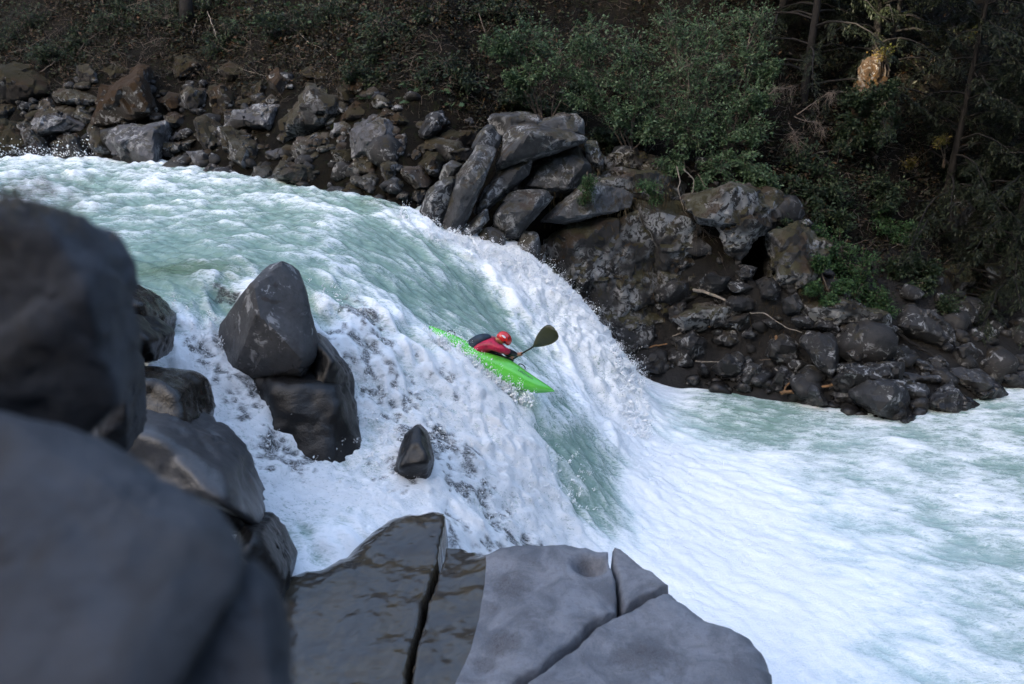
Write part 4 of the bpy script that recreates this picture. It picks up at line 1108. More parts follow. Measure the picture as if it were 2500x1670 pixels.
tt = .5 - .5 * np.cos(np.linspace(.02, math.pi - .02, nt_)); ths = np.linspace(0, 2 * math.pi, ns_, endpoint=False)
T2, S2 = np.meshgrid(tt, ths, indexing='ij')
hvx = hull(T2, S2).reshape(-1, 3)
ii = np.arange(nt_ * ns_).reshape(nt_, ns_)
jj = np.roll(ii, -1, 1)
hf = [tuple(q) for q in np.stack([ii[:-1], ii[1:], jj[1:], jj[:-1]], -1).reshape(-1, 4)] + [tuple(ii[0]), tuple(ii[-1][::-1])]
mesh_obj('hull', hvx, hf, MAT_KAYAK, kayak)
def ring(name, cx0, a, bb, lift, r, mat, par):
    ph = np.linspace(0, 2 * math.pi, 40, endpoint=False); k = 8
    v = []
    for p in ph:
        x = cx0 + a * math.cos(p); y = bb * math.sin(p) * (1 - .18 * math.cos(p))
        t = (x + HL) / (2 * HL)
        w = hull(np.array(t), np.array(0.0))[1]
        th = math.acos(max(-1, min(1, np.sign(y) * (abs(y) / max(w, .05)) ** (1 / .6))))
        c = hull(np.array(t), np.array(th)) + np.array([0, 0, lift])
        for q in range(k):
            b2 = 2 * math.pi * q / k
            v.append(c + np.array([math.cos(p) * r * math.cos(b2), math.sin(p) * r * math.cos(b2), r * .8 * math.sin(b2)]))
    f = [(i * k + q, ((i + 1) % 40) * k + q, ((i + 1) % 40) * k + (q + 1) % k, i * k + (q + 1) % k) for i in range(40) for q in range(k)]
    return mesh_obj(name, v, f, mat, par)
rim = ring('cockpit_rim', -.06, .42, .235, .012, .018, MAT_BLACK, kayak)
# spray skirt: a stretched dome rising to the waist
v, f = [], []
for i in range(10):
    s = i / 9
    for q in range(32):
        p = 2 * math.pi * q / 32
        k = 1 - s
        x = -.06 + .42 * math.cos(p) * (.40 + .60 * k) - .15 * s; y = .235 * math.sin(p) * (.6 + .4 * k)
        v.append((x, y, .145 + .02 * s + .14 * s ** 2.2 + .02 * (1 - abs(math.sin(p)))))
for i in range(9):
    for q in range(32): f.append((i * 32 + q, i * 32 + (q + 1) % 32, (i + 1) * 32 + (q + 1) % 32, (i + 1) * 32 + q))
f.append(tuple(9 * 32 + q for q in range(32)))
mesh_obj('spray_skirt', v, f, MAT_BLACK, kayak)
def tube(pts, rad, k=8, closed_ends=True):
    pts = [np.asarray(p, float) for p in pts]; n = len(pts)
    rad = rad if hasattr(rad, '__len__') else [rad] * n
    v = []; ref = None
    for i in range(n):
        d = pts[min(i + 1, n - 1)] - pts[max(i - 1, 0)]; d = d / (np.linalg.norm(d) + 1e-9)
        if ref is None:
            a = np.array([0, 0, 1.0]) if abs(d[2]) < .9 else np.array([1.0, 0, 0])
        else: a = ref
        u = np.cross(d, a); u /= np.linalg.norm(u) + 1e-9; w = np.cross(u, d); ref = w
        for q in range(k):
            b2 = 2 * math.pi * q / k
            v.append(pts[i] + rad[i] * (u * math.cos(b2) + w * math.sin(b2)))
    f = [(i * k + q, i * k + (q + 1) % k, (i + 1) * k + (q + 1) % k, (i + 1) * k + q) for i in range(n - 1) for q in range(k)]
    if closed_ends: f += [tuple(range(k))[::-1], tuple((n - 1) * k + q for q in range(k))]
    return v, f
for t0 in (.715, .165):
    pts = [hull(np.array(t0 - .028), np.array(math.radians(90))) - np.array([0, 0, .01])]
    for a in np.linspace(0, math.pi, 7):
        pts.append(hull(np.array(t0 - .028 * math.cos(a)), np.array(math.radians(90))) + np.array([0, 0, .045 * math.sin(a) + .005]))
    v, f = tube(pts, .010)
    mesh_obj('grab_loop', v, f, MAT_BLACK, kayak)
# lettering wrapped onto the near side of the foredeck
cu = bpy.data.curves.new('lettering', 'FONT'); cu.body = 'Lettmann'; cu.size = 1.0
to = bpy.data.objects.new('lettering_source', cu); COL.objects.link(to)
bpy.context.view_layer.update()
me = bpy.data.meshes.new_from_object(to.evaluated_get(bpy.context.evaluated_depsgraph_get()))
tv = np.array([q.co[:] for q in me.vertices]); tf = [tuple(p.vertices) for p in me.polygons]
bpy.data.objects.remove(to)
lt = .70 + tv[:, 0] * .082 / (2 * HL); lth = math.radians(180 - 34) - tv[:, 1] * .46
pv = hull(lt, lth); ctr = hull(lt, lth * 0 + math.radians(90)) * np.array([1, 0, 0])
nv = np.stack([hull(lt, lth + .01) - pv, hull(lt + .002, lth) - pv], 0); nn = np.cross(nv[0], nv[1]); nn /= np.linalg.norm(nn, axis=1)[:, None]
nn *= np.sign(np.sum(nn * (pv - ctr), 1))[:, None]
mesh_obj('lettering', pv + nn * .003, tf, MAT_BLACK, kayak, smooth=False)

# ---------------------------------------------------------------- paddle
A, B, TIP = P(1233, 888, 13.98), P(1298, 849, 13.22), P(1355, 806, 12.98)
low = A + (A - B) / np.linalg.norm(A - B) * .35
paddle = empty('paddle', low, 'dark paddle with a broad olive blade raised beside the kayak', 'paddle')
v, f = tube([low, A, B, B + (TIP - B) * .12], [.016, .016, .016, .013], 10)
def local(o, v): return np.asarray(v) - np.array(o.location)
mesh_obj('shaft', local(paddle, v), f, MAT_SHAFT, paddle)
def blade(p0, p1, wid):
    ax = p1 - p0; L = np.linalg.norm(ax); ax /= L
    view = (p0 - CAM) / np.linalg.norm(p0 - CAM)
    sd = np.cross(ax, view); sd /= np.linalg.norm(sd); nr = np.cross(sd, ax)
    prof = [(0, .02), (.08, .035), (.2, .10), (.35, .17), (.5, .22), (.65, .255), (.78, .265), (.88, .25), (.95, .20), (.99, .11), (1.0, .02)]
    vv_, ff_ = [], []
    for side in (1, -1):
        for s, w in prof:
            for j in range(-3, 4):
                q = j / 3
                skew = .02 * (s > .5) * q
                vv_.append(p0 + ax * L * (s + skew * (1 - s)) + sd * wid * w / .265 * .5 * q + nr * (side * .005 + .022 * q * q - .02 * math.sin(s * 3.1) + .008 * side * (1 - abs(q))))
    n = len(prof)
    for side in (0, 1):
        for i in range(n - 1):
            for j in range(6):
                a = side * n * 7 + i * 7 + j; q = (a, a + 1, a + 8, a + 7)
                ff_.append(q if side else q[::-1])
    for i in range(n - 1):
        for j in (0, 6):
            a, b2 = i * 7 + j, n * 7 + i * 7 + j
            ff_.append((a, a + 7, b2 + 7, b2))
    return vv_, ff_
v, f = blade(B, TIP, .33)
mesh_obj('blade', local(paddle, v), f, MAT_PADDLE, paddle)
v, f = blade(A + (low - A) * .6, low + (low - A) * 1.2, .2)
mesh_obj('blade', local(paddle, v), f, MAT_PADDLE, paddle)

# ---------------------------------------------------------------- paddler
def skin_body(name, joints, edges, mat, parent, sub=2):
    names = list(joints)
    me = bpy.data.meshes.new(name)
    base = np.array(parent.location) if parent is not None else np.zeros(3)
    me.from_pydata([tuple(np.asarray(joints[k][0]) - base) for k in names], [(names.index(a), names.index(b2)) for a, b2 in edges], [])
    o = bpy.data.objects.new(name + '_src', me); COL.objects.link(o)
    o.modifiers.new('skin', 'SKIN'); o.modifiers['skin'].use_smooth_shade = True
    sl = me.skin_vertices[0].data if me.skin_vertices else None
    if sl is None:
        bm = bmesh.new(); bm.from_mesh(me); bm.verts.layers.skin.verify(); bm.to_mesh(me); bm.free(); sl = me.skin_vertices[0].data
    for i, k in enumerate(names):
        r = joints[k][1]; sl[i].radius = r if hasattr(r, '__len__') else (r, r); sl[i].use_root = (i == 0)
    s = o.modifiers.new('sub', 'SUBSURF'); s.levels = sub; s.render_levels = sub
    bpy.context.view_layer.update()
    m2 = bpy.data.meshes.new_from_object(o.evaluated_get(bpy.context.evaluated_depsgraph_get()))
    bpy.data.objects.remove(o)
    m2.name = name; m2.materials.clear(); m2.materials.append(mat)
    m2.polygons.foreach_set('use_smooth', np.ones(len(m2.polygons), bool))
    r = bpy.data.objects.new(name, m2); COL.objects.link(r)
    if parent is not None: r.parent = parent
    return r
hip = P(1152, 868, 13.52)
person = empty('person', hip, 'paddler in crimson jacket and red helmet leaning forward in the kayak', 'person')
J = {
 'pelvis': (P(1152, 868, 13.52), (.16, .14)), 'waist': (P(1155, 856, 13.52), (.15, .13)), 'back': (P(1168, 845, 13.52), (.16, .13)),
 'chest': (P(1190, 838, 13.5), (.17, .12)), 'neck': (P(1210, 833, 13.5), .06), 'head': (P(1221, 829, 13.5), .085), 'crown': (P(1231, 826, 13.5), .09), 'jaw': (P(1236, 836, 13.49), .05),
 'rs': (P(1196, 841, 13.33), .08), 're': (P(1226, 854, 13.22), .055), 'rw': (P(1258, 865, 13.42), .034), 'rh': (P(1267, 865.5, 13.50), .034),
 'ls': (P(1200, 835, 13.68), .08), 'le': (P(1226, 850, 13.84), .055), 'lw': (P(1246, 870, 13.80), .034), 'lh': (P(1252, 875, 13.76), .034),
}
E = [('pelvis', 'waist'), ('waist', 'back'), ('back', 'chest'), ('chest', 'neck'), ('neck', 'head'), ('head', 'crown'), ('head', 'jaw'), ('chest', 'rs'), ('rs', 're'), ('re', 'rw'), ('rw', 'rh'), ('chest', 'ls'), ('ls', 'le'), ('le', 'lw'), ('lw', 'lh')]
# fingers curled round the shaft
sd = (B - A) / np.linalg.norm(B - A)
def on_shaft(p): return A + sd * float((p - A) @ sd)
for s, hk in (('r', 'rh'), ('l', 'lh')):
    c = J[hk][0]; q = on_shaft(c); w = c - q; w /= np.linalg.norm(w) + 1e-9; b2 = np.cross(sd, w)
    for fi in range(4):
        off = sd * (.030 - .020 * fi); ln = (.92, 1.0, .96, .8)[fi]
        k1, k2, k3 = f'{s}f{fi}a', f'{s}f{fi}b', f'{s}f{fi}c'
        J[k1] = (q + off + (w * .030 + b2 * .022) , .010); J[k2] = (q + off + (b2 * .031 - w * .004) * ln, .009); J[k3] = (q + off + (-w * .028 + b2 * .008) * ln, .008)
        E += [(hk, k1), (k1, k2), (k2, k3)]
    J[f'{s}t1'] = (q + sd * .045 + w * .022 - b2 * .018, .011); J[f'{s}t2'] = (q + sd * .05 - w * .012 - b2 * .022, .009)
    E += [(hk, f'{s}t1'), (f'{s}t1', f'{s}t2')]
skin_body('body', J, E, MAT_SKIN, person, 2)
G = 1.16
JJ = {k: (J[k][0], (J[k][1][0] * G, J[k][1][1] * G) if hasattr(J[k][1], '__len__') else J[k][1] * 1.28) for k in ('back', 'waist', 'chest', 'rs', 're', 'ls', 'le')}
JJ['collar'] = (P(1213, 832, 13.5), .092)
for s, e_, w_ in (('r', 're', 'rw'), ('l', 'le', 'lw')):
    JJ[s + 'f'] = (J[e_][0] + (J[w_][0] - J[e_][0]) * .55, .062)
skin_body('jacket', JJ, [('back', 'waist'), ('back', 'chest'), ('chest', 'collar'), ('chest', 'rs'), ('rs', 're'), ('re', 'rf'), ('chest', 'ls'), ('ls', 'le'), ('le', 'lf')], MAT_RED, person)
for e_, w_ in (('re', 'rw'), ('le', 'lw')):
    a, c = J[e_][0], J[w_][0]
    v, f = tube([a + (c - a) * s for s in (.48, .6, .75, .9, 1.02)], [.062, .062, .056, .050, .044], 12)
    mesh_obj('cuff', local(person, v), f, MAT_BLACK, person)
VJ = {'hip': (P(1150, 872, 13.52), (.185, .16)), 'low': (P(1151, 858, 13.5), (.20, .17)), 'mid': (P(1160, 845, 13.5), (.205, .165)), 'up': (P(1180, 833, 13.52), (.20, .14)), 'sh': (P(1204, 827, 13.55), (.15, .08))}
skin_body('vest', VJ, [('hip', 'low'), ('low', 'mid'), ('mid', 'up'), ('up', 'sh')], MAT_VEST, person)
SJ = {'a': (P(1160, 880, 13.5), (.17, .15)), 'b': (P(1176, 868, 13.46), (.15, .13)), 'c': (P(1190, 858, 13.44), (.12, .10))}
skin_body('waist_tube', SJ, [('a', 'b'), ('b', 'c')], MAT_BLACK, person)
# helmet: shell with a brim, ear guard, vents and a white print
hc = P(1229.5, 826, 13.48)
hx = P(1245, 838, 13.46) - P(1214, 814, 13.5); hx /= np.linalg.norm(hx)
vw = (hc - CAM) / np.linalg.norm(hc - CAM); hz = np.cross(vw, hx) * -1
if hz[2] < 0: hz = -hz
hy = np.cross(hz, hx)
HM = np.stack([hx, hy, hz], 1)
d, fcs = ico(4)
sc_ = np.array([.150, .115, .125])
pts = d * sc_
pts[:, 0] *= 1 + .10 * d[:, 0]
groove = .006 * (np.abs(np.abs(d[:, 1]) - .35) < .06) * (d[:, 2] > .2)
pts *= (1 - groove / .13)[:, None]
pts[:, 2] = np.where(d[:, 2] < -.45, -.45 * sc_[2] + (d[:, 2] + .45) * .02, pts[:, 2])
helmet = mesh_obj('helmet', local(person, pts @ HM.T + hc), fcs, MAT_HELMET, person)
def on_helmet(yaw, pitch, sx, sy, nm, mat, lift=1.02, n=14):
    a, p = math.radians(yaw), math.radians(pitch)
    c = np.array([math.cos(p) * math.cos(a), math.cos(p) * math.sin(a), math.sin(p)])
    t1 = np.cross([0, 0, 1.0], c); t1 /= np.linalg.norm(t1); t2 = np.cross(c, t1)
    v = [c] + [c + t1 * sx * math.cos(q) + t2 * sy * math.sin(q) for q in np.linspace(0, 2 * math.pi, n, endpoint=False)]
    v = np.array(v); v /= np.linalg.norm(v, axis=1)[:, None]
    w = v * sc_ * lift; w[:, 0] *= 1 + .10 * v[:, 0]
    mesh_obj(nm, w @ HM.T + hc - np.array(person.location), [(0, i, i % n + 1) for i in range(1, n + 1)], mat, helmet)
on_helmet(-100, 12, .30, .14, 'print', MAT_WHITE)
on_helmet(-62, 30, .06, .26, 'vent', MAT_BLACK)
on_helmet(-35, 35, .05, .26, 'vent', MAT_BLACK)
on_helmet(-70, -18, .16, .10, 'vent', MAT_BLACK)
# ================================================================ plants and dead wood
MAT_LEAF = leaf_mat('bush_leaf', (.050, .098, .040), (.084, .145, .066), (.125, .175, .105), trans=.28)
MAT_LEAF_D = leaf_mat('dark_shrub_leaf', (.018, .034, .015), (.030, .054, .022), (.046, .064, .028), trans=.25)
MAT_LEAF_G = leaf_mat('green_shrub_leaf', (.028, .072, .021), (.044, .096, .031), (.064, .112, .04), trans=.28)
MAT_PALM = leaf_mat('broad_leaf', (.060, .110, .048), (.080, .135, .062), trans=.3)
MAT_NEEDLE = leaf_mat('conifer_needles', (.012, .019, .009), (.020, .028, .012), (.030, .034, .014), trans=.2, scale=.7)
MAT_GOLD = leaf_mat('yellowing_needles', (.10, .11, .02), (.14, .10, .02), (.18, .12, .03), trans=.35)
MAT_BROWNLEAF = leaf_mat('withered_leaf', (.042, .023, .009), (.032, .021, .008), (.062, .030, .011), trans=.15)
MAT_UNDER = leaf_mat('undergrowth_leaf', (.013, .018, .007), (.020, .020, .007), (.032, .042, .017), trans=.2)
MAT_WOOD = plain_mat('dark_bark', (.012, .010, .009), rough=.9, var=.3, vscale=9, bump=.6)
MAT_TWIG = plain_mat('grey_twig', (.17, .135, .11), rough=.9, var=.25, vscale=9)
MAT_PALEWOOD = plain_mat('bleached_wood', (.30, .26, .22), rough=.85, var=.22, vscale=12, bump=.4)
MAT_DRIFT = plain_mat('orange_driftwood', (.22, .12, .055), rough=.8, var=.25, vscale=12, bump=.4)

class Leaves:
    def __init__(s): s.v, s.n = [], 0
    def add(s, c, axis, nrm, L, W, fold=.25):
        """c, axis, nrm: (n,3); L, W: (n,)"""
        axis = axis / (np.linalg.norm(axis, axis=1)[:, None] + 1e-9)
        side = np.cross(axis, nrm); side /= np.linalg.norm(side, axis=1)[:, None] + 1e-9
        nr = np.cross(side, axis)
        L = L[:, None]; W = W[:, None]
        a = c; b2 = c + axis * L * .45 + side * W * .5 + nr * W * fold; t = c + axis * L; d = c + axis * L * .45 - side * W * .5 + nr * W * fold
        s.v.append(np.stack([a, b2, t, d], 1).reshape(-1, 3)); s.n += len(c)
    def build(s, name, mat, parent=None, loc=None):
        v = np.concatenate(s.v); k = np.arange(s.n)[:, None] * 4
        f = np.concatenate([k + np.array([[0, 1, 2]]), k + np.array([[0, 2, 3]])])
        o = mesh_obj(name, v, f, mat, smooth=False, loc=loc)
        if parent is not None: o.parent = parent; o.location = (0, 0, 0) if loc is None else np.array(loc) - np.array(parent.location)
        return o
class Wood:
    def __init__(s): s.v, s.f = [], []
    def add(s, pts, r, k=4):
        v, f = tube(pts, r, k, False); n = sum(len(q) for q in s.v); s.v.append(np.asarray(v)); s.f += [tuple(i + n for i in q) for q in f]
    def build(s, name, mat, parent=None, loc=None):
        o = mesh_obj(name, np.concatenate(s.v), np.array(s.f), mat, loc=loc)
        if parent is not None: o.parent = parent; o.location = (0, 0, 0) if loc is None else np.array(loc) - np.array(parent.location)
        return o
def rvec(n, rg): 
    d = rg.normal(size=(n, 3)); return d / np.linalg.norm(d, axis=1)[:, None]
def arc(a, b2, sag, n=6, wob=.0, rg=RNG):
    t = np.linspace(0, 1, n)[:, None]
    p = a + (b2 - a) * t + np.array([0, 0, 1.0]) * sag * 4 * t * (1 - t)
    if wob: p[1:-1] += rg.normal(0, wob, (n - 2, 3))
    return p

def shrub(name, label, cat, root, lumps, nleaf, lsize, mleaf, mwood, seed, group=None, droop=.3):
    """lumps: (centre, radius) of the leafy masses; stems run from the root to each"""
    rg = np.random.default_rng(seed)
    root = np.asarray(root, float)
    e = empty(name, root, label, cat, group)
    wd, lv = Wood(), Leaves()
    for c, r in lumps:
        c = np.asarray(c)
        st = arc(root + rg.normal(0, .06, 3), c + rg.normal(0, r * .2, 3), .12 * np.linalg.norm(c - root), 8, .04, rg)
        wd.add(st, np.linspace(.028, .008, 8), 5)
        nt = int(14 + 16 * r / .6)
        per = max(3, int(nleaf / nt))
        for q in range(nt):
            s0 = st[rg.integers(4, 8)]
            d = rvec(1, rg)[0] * np.array([1, .8, .75])
            end = c + d * r * rg.uniform(.5, 1.12) ** .6
            tw = arc(s0, end, rg.uniform(-.12, .12) * r, 5, .015, rg)
            wd.add(tw, np.linspace(.007, .0025, 5), 3)
            t = rg.uniform(.25, 1.05, per)
            i = np.clip((t * 4).astype(int), 0, 3); fr = (t * 4 - i)[:, None]
            p = tw[i] * (1 - fr) + tw[i + 1] * fr + rg.normal(0, .045, (per, 3))
            ax = (tw[i + 1] - tw[i]); ax = ax / (np.linalg.norm(ax, axis=1)[:, None] + 1e-9) + rvec(per, rg) * .9; ax[:, 2] -= droop
            nr = rvec(per, rg) * .6 + np.array([0, -.25, .9])
            L = lsize * rg.uniform(.6, 1.25, per)
            lv.add(p, ax, nr, L, L * rg.uniform(.45, .7, per))
    wd.build('branches', mwood, e, root)
    lv.build('foliage', mleaf, e, root)
    return e
def lump(u, v, r, y): return (P(u, v, y), r * y / CP / FPX)

B1 = [(1205,110,32),(1235,95,40),(1300,85,55),(1375,140,60),(1300,175,36),(1255,190,26),(1450,90,60)]
B2 = [(1470,180,70),(1545,110,70),(1555,215,75),(1510,280,45),(1600,320,50),(1420,230,45)]
B3 = [(1640,50,75),(1660,150,80),(1640,250,75),(1740,50,75),(1750,150,80),(1735,250,75),(1690,330,60)]
B4 = [(1830,50,60),(1850,140,50),(1880,168,26),(1825,230,60),(1790,310,60),(1845,320,45),(1868,235,36)]
B5 = [(1640,395,38),(1760,400,55),(1815,390,50),(1850,430,40),(1800,470,36),(1878,445,26),(1870,490,34),(1885,530,26),(1893,556,18),(1720,460,34)]
def by(v): return 22.7 - v / 560 * 1.9
for (bl, rt, lab, sd_) in ((B1, (1330,330,22.8), 'loose pale-leaved bush spreading left above the outcrop', 1), (B2, (1540,390,22.4), 'leafy bush above the mossed shelf behind the outcrop', 2),
                    (B3, (1660,420,22.3), 'tall dense bright-leaved bush at top centre right', 3), (B4, (1760,430,22.2), 'leafy bush bordering the dark conifers', 4), (B5, (1690,420,21.9), 'drooping leafy boughs hanging over the cave', 5)):
    shrub('leafy_bush', lab, 'bush', P(*rt), [lump(u, v, r, by(v)) for u, v, r in bl], 1050, .085, MAT_LEAF, MAT_TWIG, sd_, 'bushes above the outcrop', .35 if sd_ < 5 else .6)
def onbank(u, v, off=.35):
    p = bank_hit(u, v); return p[1] - off
G1 = [(1985,570,36),(2045,600,50),(2100,640,50),(2080,700,46),(2135,715,42),(2165,755,28),(2030,655,34),(2110,760,22)]
G2 = [(2160,545,40),(2200,580,40),(2230,560,30)]
G3 = [(2060,700,22),(2025,735,24),(1985,705,20),(1995,640,22)]
for bl, lab, sd_, mt in ((G1, 'bright green leafy shrub on the slope above the shore rocks', 11, MAT_LEAF_G), (G2, 'green shrub below the pale cliff face', 12, MAT_LEAF_G), (G3, 'small low green shrub left of the bright green one', 13, MAT_LEAF_G)):
    c = np.mean([(u, v) for u, v, r in bl], 0)
    y0 = onbank(c[0], c[1], .3)
    shrub('green_shrub', lab, 'shrub', P(c[0], c[1] + 40, y0 + .3), [lump(u, v, r, y0 + .004 * (c[1] - v)) for u, v, r in bl], 800, .08, mt, MAT_TWIG, sd_, 'green shrubs on the right slope')
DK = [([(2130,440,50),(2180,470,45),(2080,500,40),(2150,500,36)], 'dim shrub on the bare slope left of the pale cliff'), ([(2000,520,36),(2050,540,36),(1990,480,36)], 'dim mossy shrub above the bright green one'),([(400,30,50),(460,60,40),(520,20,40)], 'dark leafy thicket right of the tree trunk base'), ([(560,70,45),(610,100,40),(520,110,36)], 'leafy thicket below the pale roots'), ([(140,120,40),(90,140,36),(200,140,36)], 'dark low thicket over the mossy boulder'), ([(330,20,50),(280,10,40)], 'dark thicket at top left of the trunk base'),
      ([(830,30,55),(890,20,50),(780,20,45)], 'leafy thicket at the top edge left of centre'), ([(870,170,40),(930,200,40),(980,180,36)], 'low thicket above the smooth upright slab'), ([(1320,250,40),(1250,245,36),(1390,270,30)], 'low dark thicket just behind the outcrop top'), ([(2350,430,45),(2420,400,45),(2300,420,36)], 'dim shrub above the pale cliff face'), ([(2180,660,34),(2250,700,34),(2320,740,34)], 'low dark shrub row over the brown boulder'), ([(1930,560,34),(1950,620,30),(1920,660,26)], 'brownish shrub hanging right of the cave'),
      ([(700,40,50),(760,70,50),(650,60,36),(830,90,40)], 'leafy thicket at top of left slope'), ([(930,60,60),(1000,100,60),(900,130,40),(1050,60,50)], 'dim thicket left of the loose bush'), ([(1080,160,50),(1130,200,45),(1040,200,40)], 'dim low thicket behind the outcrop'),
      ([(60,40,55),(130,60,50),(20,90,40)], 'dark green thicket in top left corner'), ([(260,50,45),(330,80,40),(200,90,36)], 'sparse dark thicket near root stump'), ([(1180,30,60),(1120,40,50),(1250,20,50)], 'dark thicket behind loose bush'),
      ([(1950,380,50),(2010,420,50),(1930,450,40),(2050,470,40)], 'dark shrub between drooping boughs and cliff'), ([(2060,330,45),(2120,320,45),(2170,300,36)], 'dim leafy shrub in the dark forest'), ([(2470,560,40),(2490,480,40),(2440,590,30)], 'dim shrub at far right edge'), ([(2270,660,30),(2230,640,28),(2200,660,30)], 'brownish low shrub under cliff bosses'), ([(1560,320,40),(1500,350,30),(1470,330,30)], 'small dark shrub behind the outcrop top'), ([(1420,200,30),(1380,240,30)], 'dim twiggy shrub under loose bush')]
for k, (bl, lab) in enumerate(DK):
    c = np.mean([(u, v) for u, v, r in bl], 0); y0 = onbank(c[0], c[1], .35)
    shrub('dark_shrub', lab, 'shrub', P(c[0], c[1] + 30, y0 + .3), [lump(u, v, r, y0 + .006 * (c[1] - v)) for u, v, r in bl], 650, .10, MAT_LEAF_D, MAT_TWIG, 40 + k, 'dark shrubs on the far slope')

# broad-leaved plants with lobed leaves
def lobed():
    v = [(0, 0, 0)]; n = 7
    for i in range(n * 2 + 1):
        a = math.radians(-150 + 300 * i / (n * 2)); r = (1.0 if i % 2 == 1 else .58) * (1 - .15 * abs(a) / 2.6)
        v.append((math.cos(a) * r * .5 + .1, math.sin(a) * r * .5, -.10 * r * r + .04 * (i % 2)))
    return v, [(0, i, i + 1) for i in range(1, n * 2 + 1)]
lvv, lff = lobed()
leafmesh = mesh_obj('leaf', lvv, lff, MAT_PALM, smooth=False); lm = leafmesh.data; bpy.data.objects.remove(leafmesh)
rg = np.random.default_rng(77)
spots = [(560,12),(600,30),(640,8),(620,60),(680,75),(560,55),(585,100),(720,20),(745,55),(805,45),(845,60),(870,100),(900,40),(905,140),(940,90),(985,60),(930,160),(960,30),(1010,150),(1050,110),(890,240),(925,250),(1045,228),(1080,222),(1110,265),(1175,215),(1255,225),(1270,235),(980,250),(870,180),(700,130),(1000,215),(840,130),(770,110),(660,40),(1150,250),(1740,485),(1730,465)]
near_what = []
for k, (u, v) in enumerate(spots):
    y = onbank(u, v, .25) if u < 1700 else 21.0
    p = P(u, v, y)
    e = empty('broad_leaved_plant', p - np.array([0, 0, .35]), None, 'plant', 'broad-leaved plants on the far slope')
    wd = Wood()
    nl = int(rg.integers(4, 8))
    for q in range(nl):
        a = rg.uniform(0, 6.28); d = np.array([math.cos(a) * .16, math.sin(a) * .12 - .05, rg.uniform(-.03, .14)]) * rg.uniform(.6, 1.3)
        st = arc(np.array([0, 0, 0.0]), d + np.array([0, 0, .35]), .02, 4); wd.add(st, [.006, .005, .004, .003], 3)
        o = bpy.data.objects.new('leaf', lm); COL.objects.link(o); o.parent = e
        s = rg.uniform(.15, .27); o.scale = (s, s, s); o.location = d + np.array([0, 0, .35])
        o.rotation_euler = (rg.normal(.35, .25), rg.normal(.1, .25), a + rg.normal(0, .3))
    wd.build('stem', MAT_TWIG, e)
    near_what.append((u, e, v))
near_what.sort(key=lambda q: q[0])
for k, (u, e, v) in enumerate(near_what):
    band = 'top edge' if v < 70 else ('upper slope' if v < 150 else 'foot of the slope')
    e['label'] = f'broad-leaved green plant, {ORD[min(k, 37)]} from left, at {band} on the far bank' if u < 1700 else f'broad-leaved plant hanging below the drooping boughs, {"left" if u < 1735 else "right"} of its pair'

# conifers of the right-hand forest
def conifer(base, h, seed, mat, label, spread=2.6, nb=46, zmin=.0, lsc=1.0):
    rg = np.random.default_rng(seed); base = np.asarray(base, float)
    e = empty('conifer', base, label, 'tree', 'conifers of the dark forest')
    wd = Wood(); lv = Leaves()
    lean = rg.normal(0, .03, 2)
    def trunk(t): return base + np.array([lean[0] * h * t, lean[1] * h * t, h * t])
    wd.add([trunk(t) for t in np.linspace(-.05, 1, 8)], np.linspace(.13, .015, 8), 6)
    for b_ in range(nb):
        t = zmin + (1 - zmin) * (b_ + rg.uniform(0, 1)) / nb
        a = rg.uniform(0, 6.28); R = spread * (1 - t) ** .7 * rg.uniform(.65, 1.1) + .25
        s = trunk(t); end = s + np.array([math.cos(a) * R, math.sin(a) * R, -R * rg.uniform(.15, .42)])
        br = arc(s, end, .16 * R, 7, .03, rg)
        wd.add(br, np.linspace(.035 * (1 - t) + .01, .004, 7), 4)
        dirb = (end - s) / np.linalg.norm(end - s); sid = np.cross(dirb, [0, 0, 1.0]); sid /= np.linalg.norm(sid)
        ntw = int(14 + R * 7)
        for q in range(ntw):
            f_ = rg.uniform(.18, 1.0); i = min(int(f_ * 6), 5); p = br[i] + (br[i + 1] - br[i]) * (f_ * 6 - i)
            sg = 1 if q % 2 else -1
            ln = .42 * (1.1 - f_ * .6) * rg.uniform(.6, 1.3) * lsc
            td = dirb * .65 + sid * sg * .75 + np.array([0, 0, -.35]) + rg.normal(0, .12, 3); td /= np.linalg.norm(td)
            n = 14
            tt_ = np.linspace(.05, 1, n)[:, None]
            c = p + td * ln * tt_ - np.array([0, 0, .10]) * tt_ ** 2 + rg.normal(0, .012, (n, 3))
            ax = np.tile(td, (n, 1)) + rvec(n, rg) * .75; ax[:, 2] -= .25
            L = np.full(n, .105 * lsc) * rg.uniform(.6, 1.2, n)
            lv.add(c, ax, rvec(n, rg) * .4 + np.array([0, 0, 1.0]), L, L * .27, .1)
    wd.build('trunk', MAT_WOOD, e, base); lv.build('crown', mat, e, base)
    return e
def ground(x, y): return np.array([x, y, float(bank_z(np.array(x), np.array(y)))])
CON = [(13.8,21.6,9,'conifer rooted above the cliff bosses'),(11.4,25.8,13,'mid-forest conifer below the sunlit patch'),(8.0,25.6,12,'conifer close behind the leafy bushes'),(15.6,22.4,9,'conifer beside the right picture edge'),(8.4,24.0,11,'near drooping conifer right of the leafy bushes'),(10.6,24.6,13,'dark conifer behind the grey dead branches'),(12.6,23.2,10,'conifer above the pale cliff face'),(14.6,24.2,12,'conifer at far right beyond the cliff'),(9.4,27.2,14,'tall conifer at top right centre'),(12.0,27.6,14,'tall shadowed conifer left of the sunlit patch'),(16.2,26.8,14,'shadowed conifer right of the sunlit patch'),
       (7.2,27.5,13,'conifer crown behind the tall bright bush'),(17.6,23.6,11,'conifer overhanging the right edge'),(11.0,30.5,14,'rearmost conifer at top right'),(18.5,29.5,14,'rearmost conifer in the right corner')]
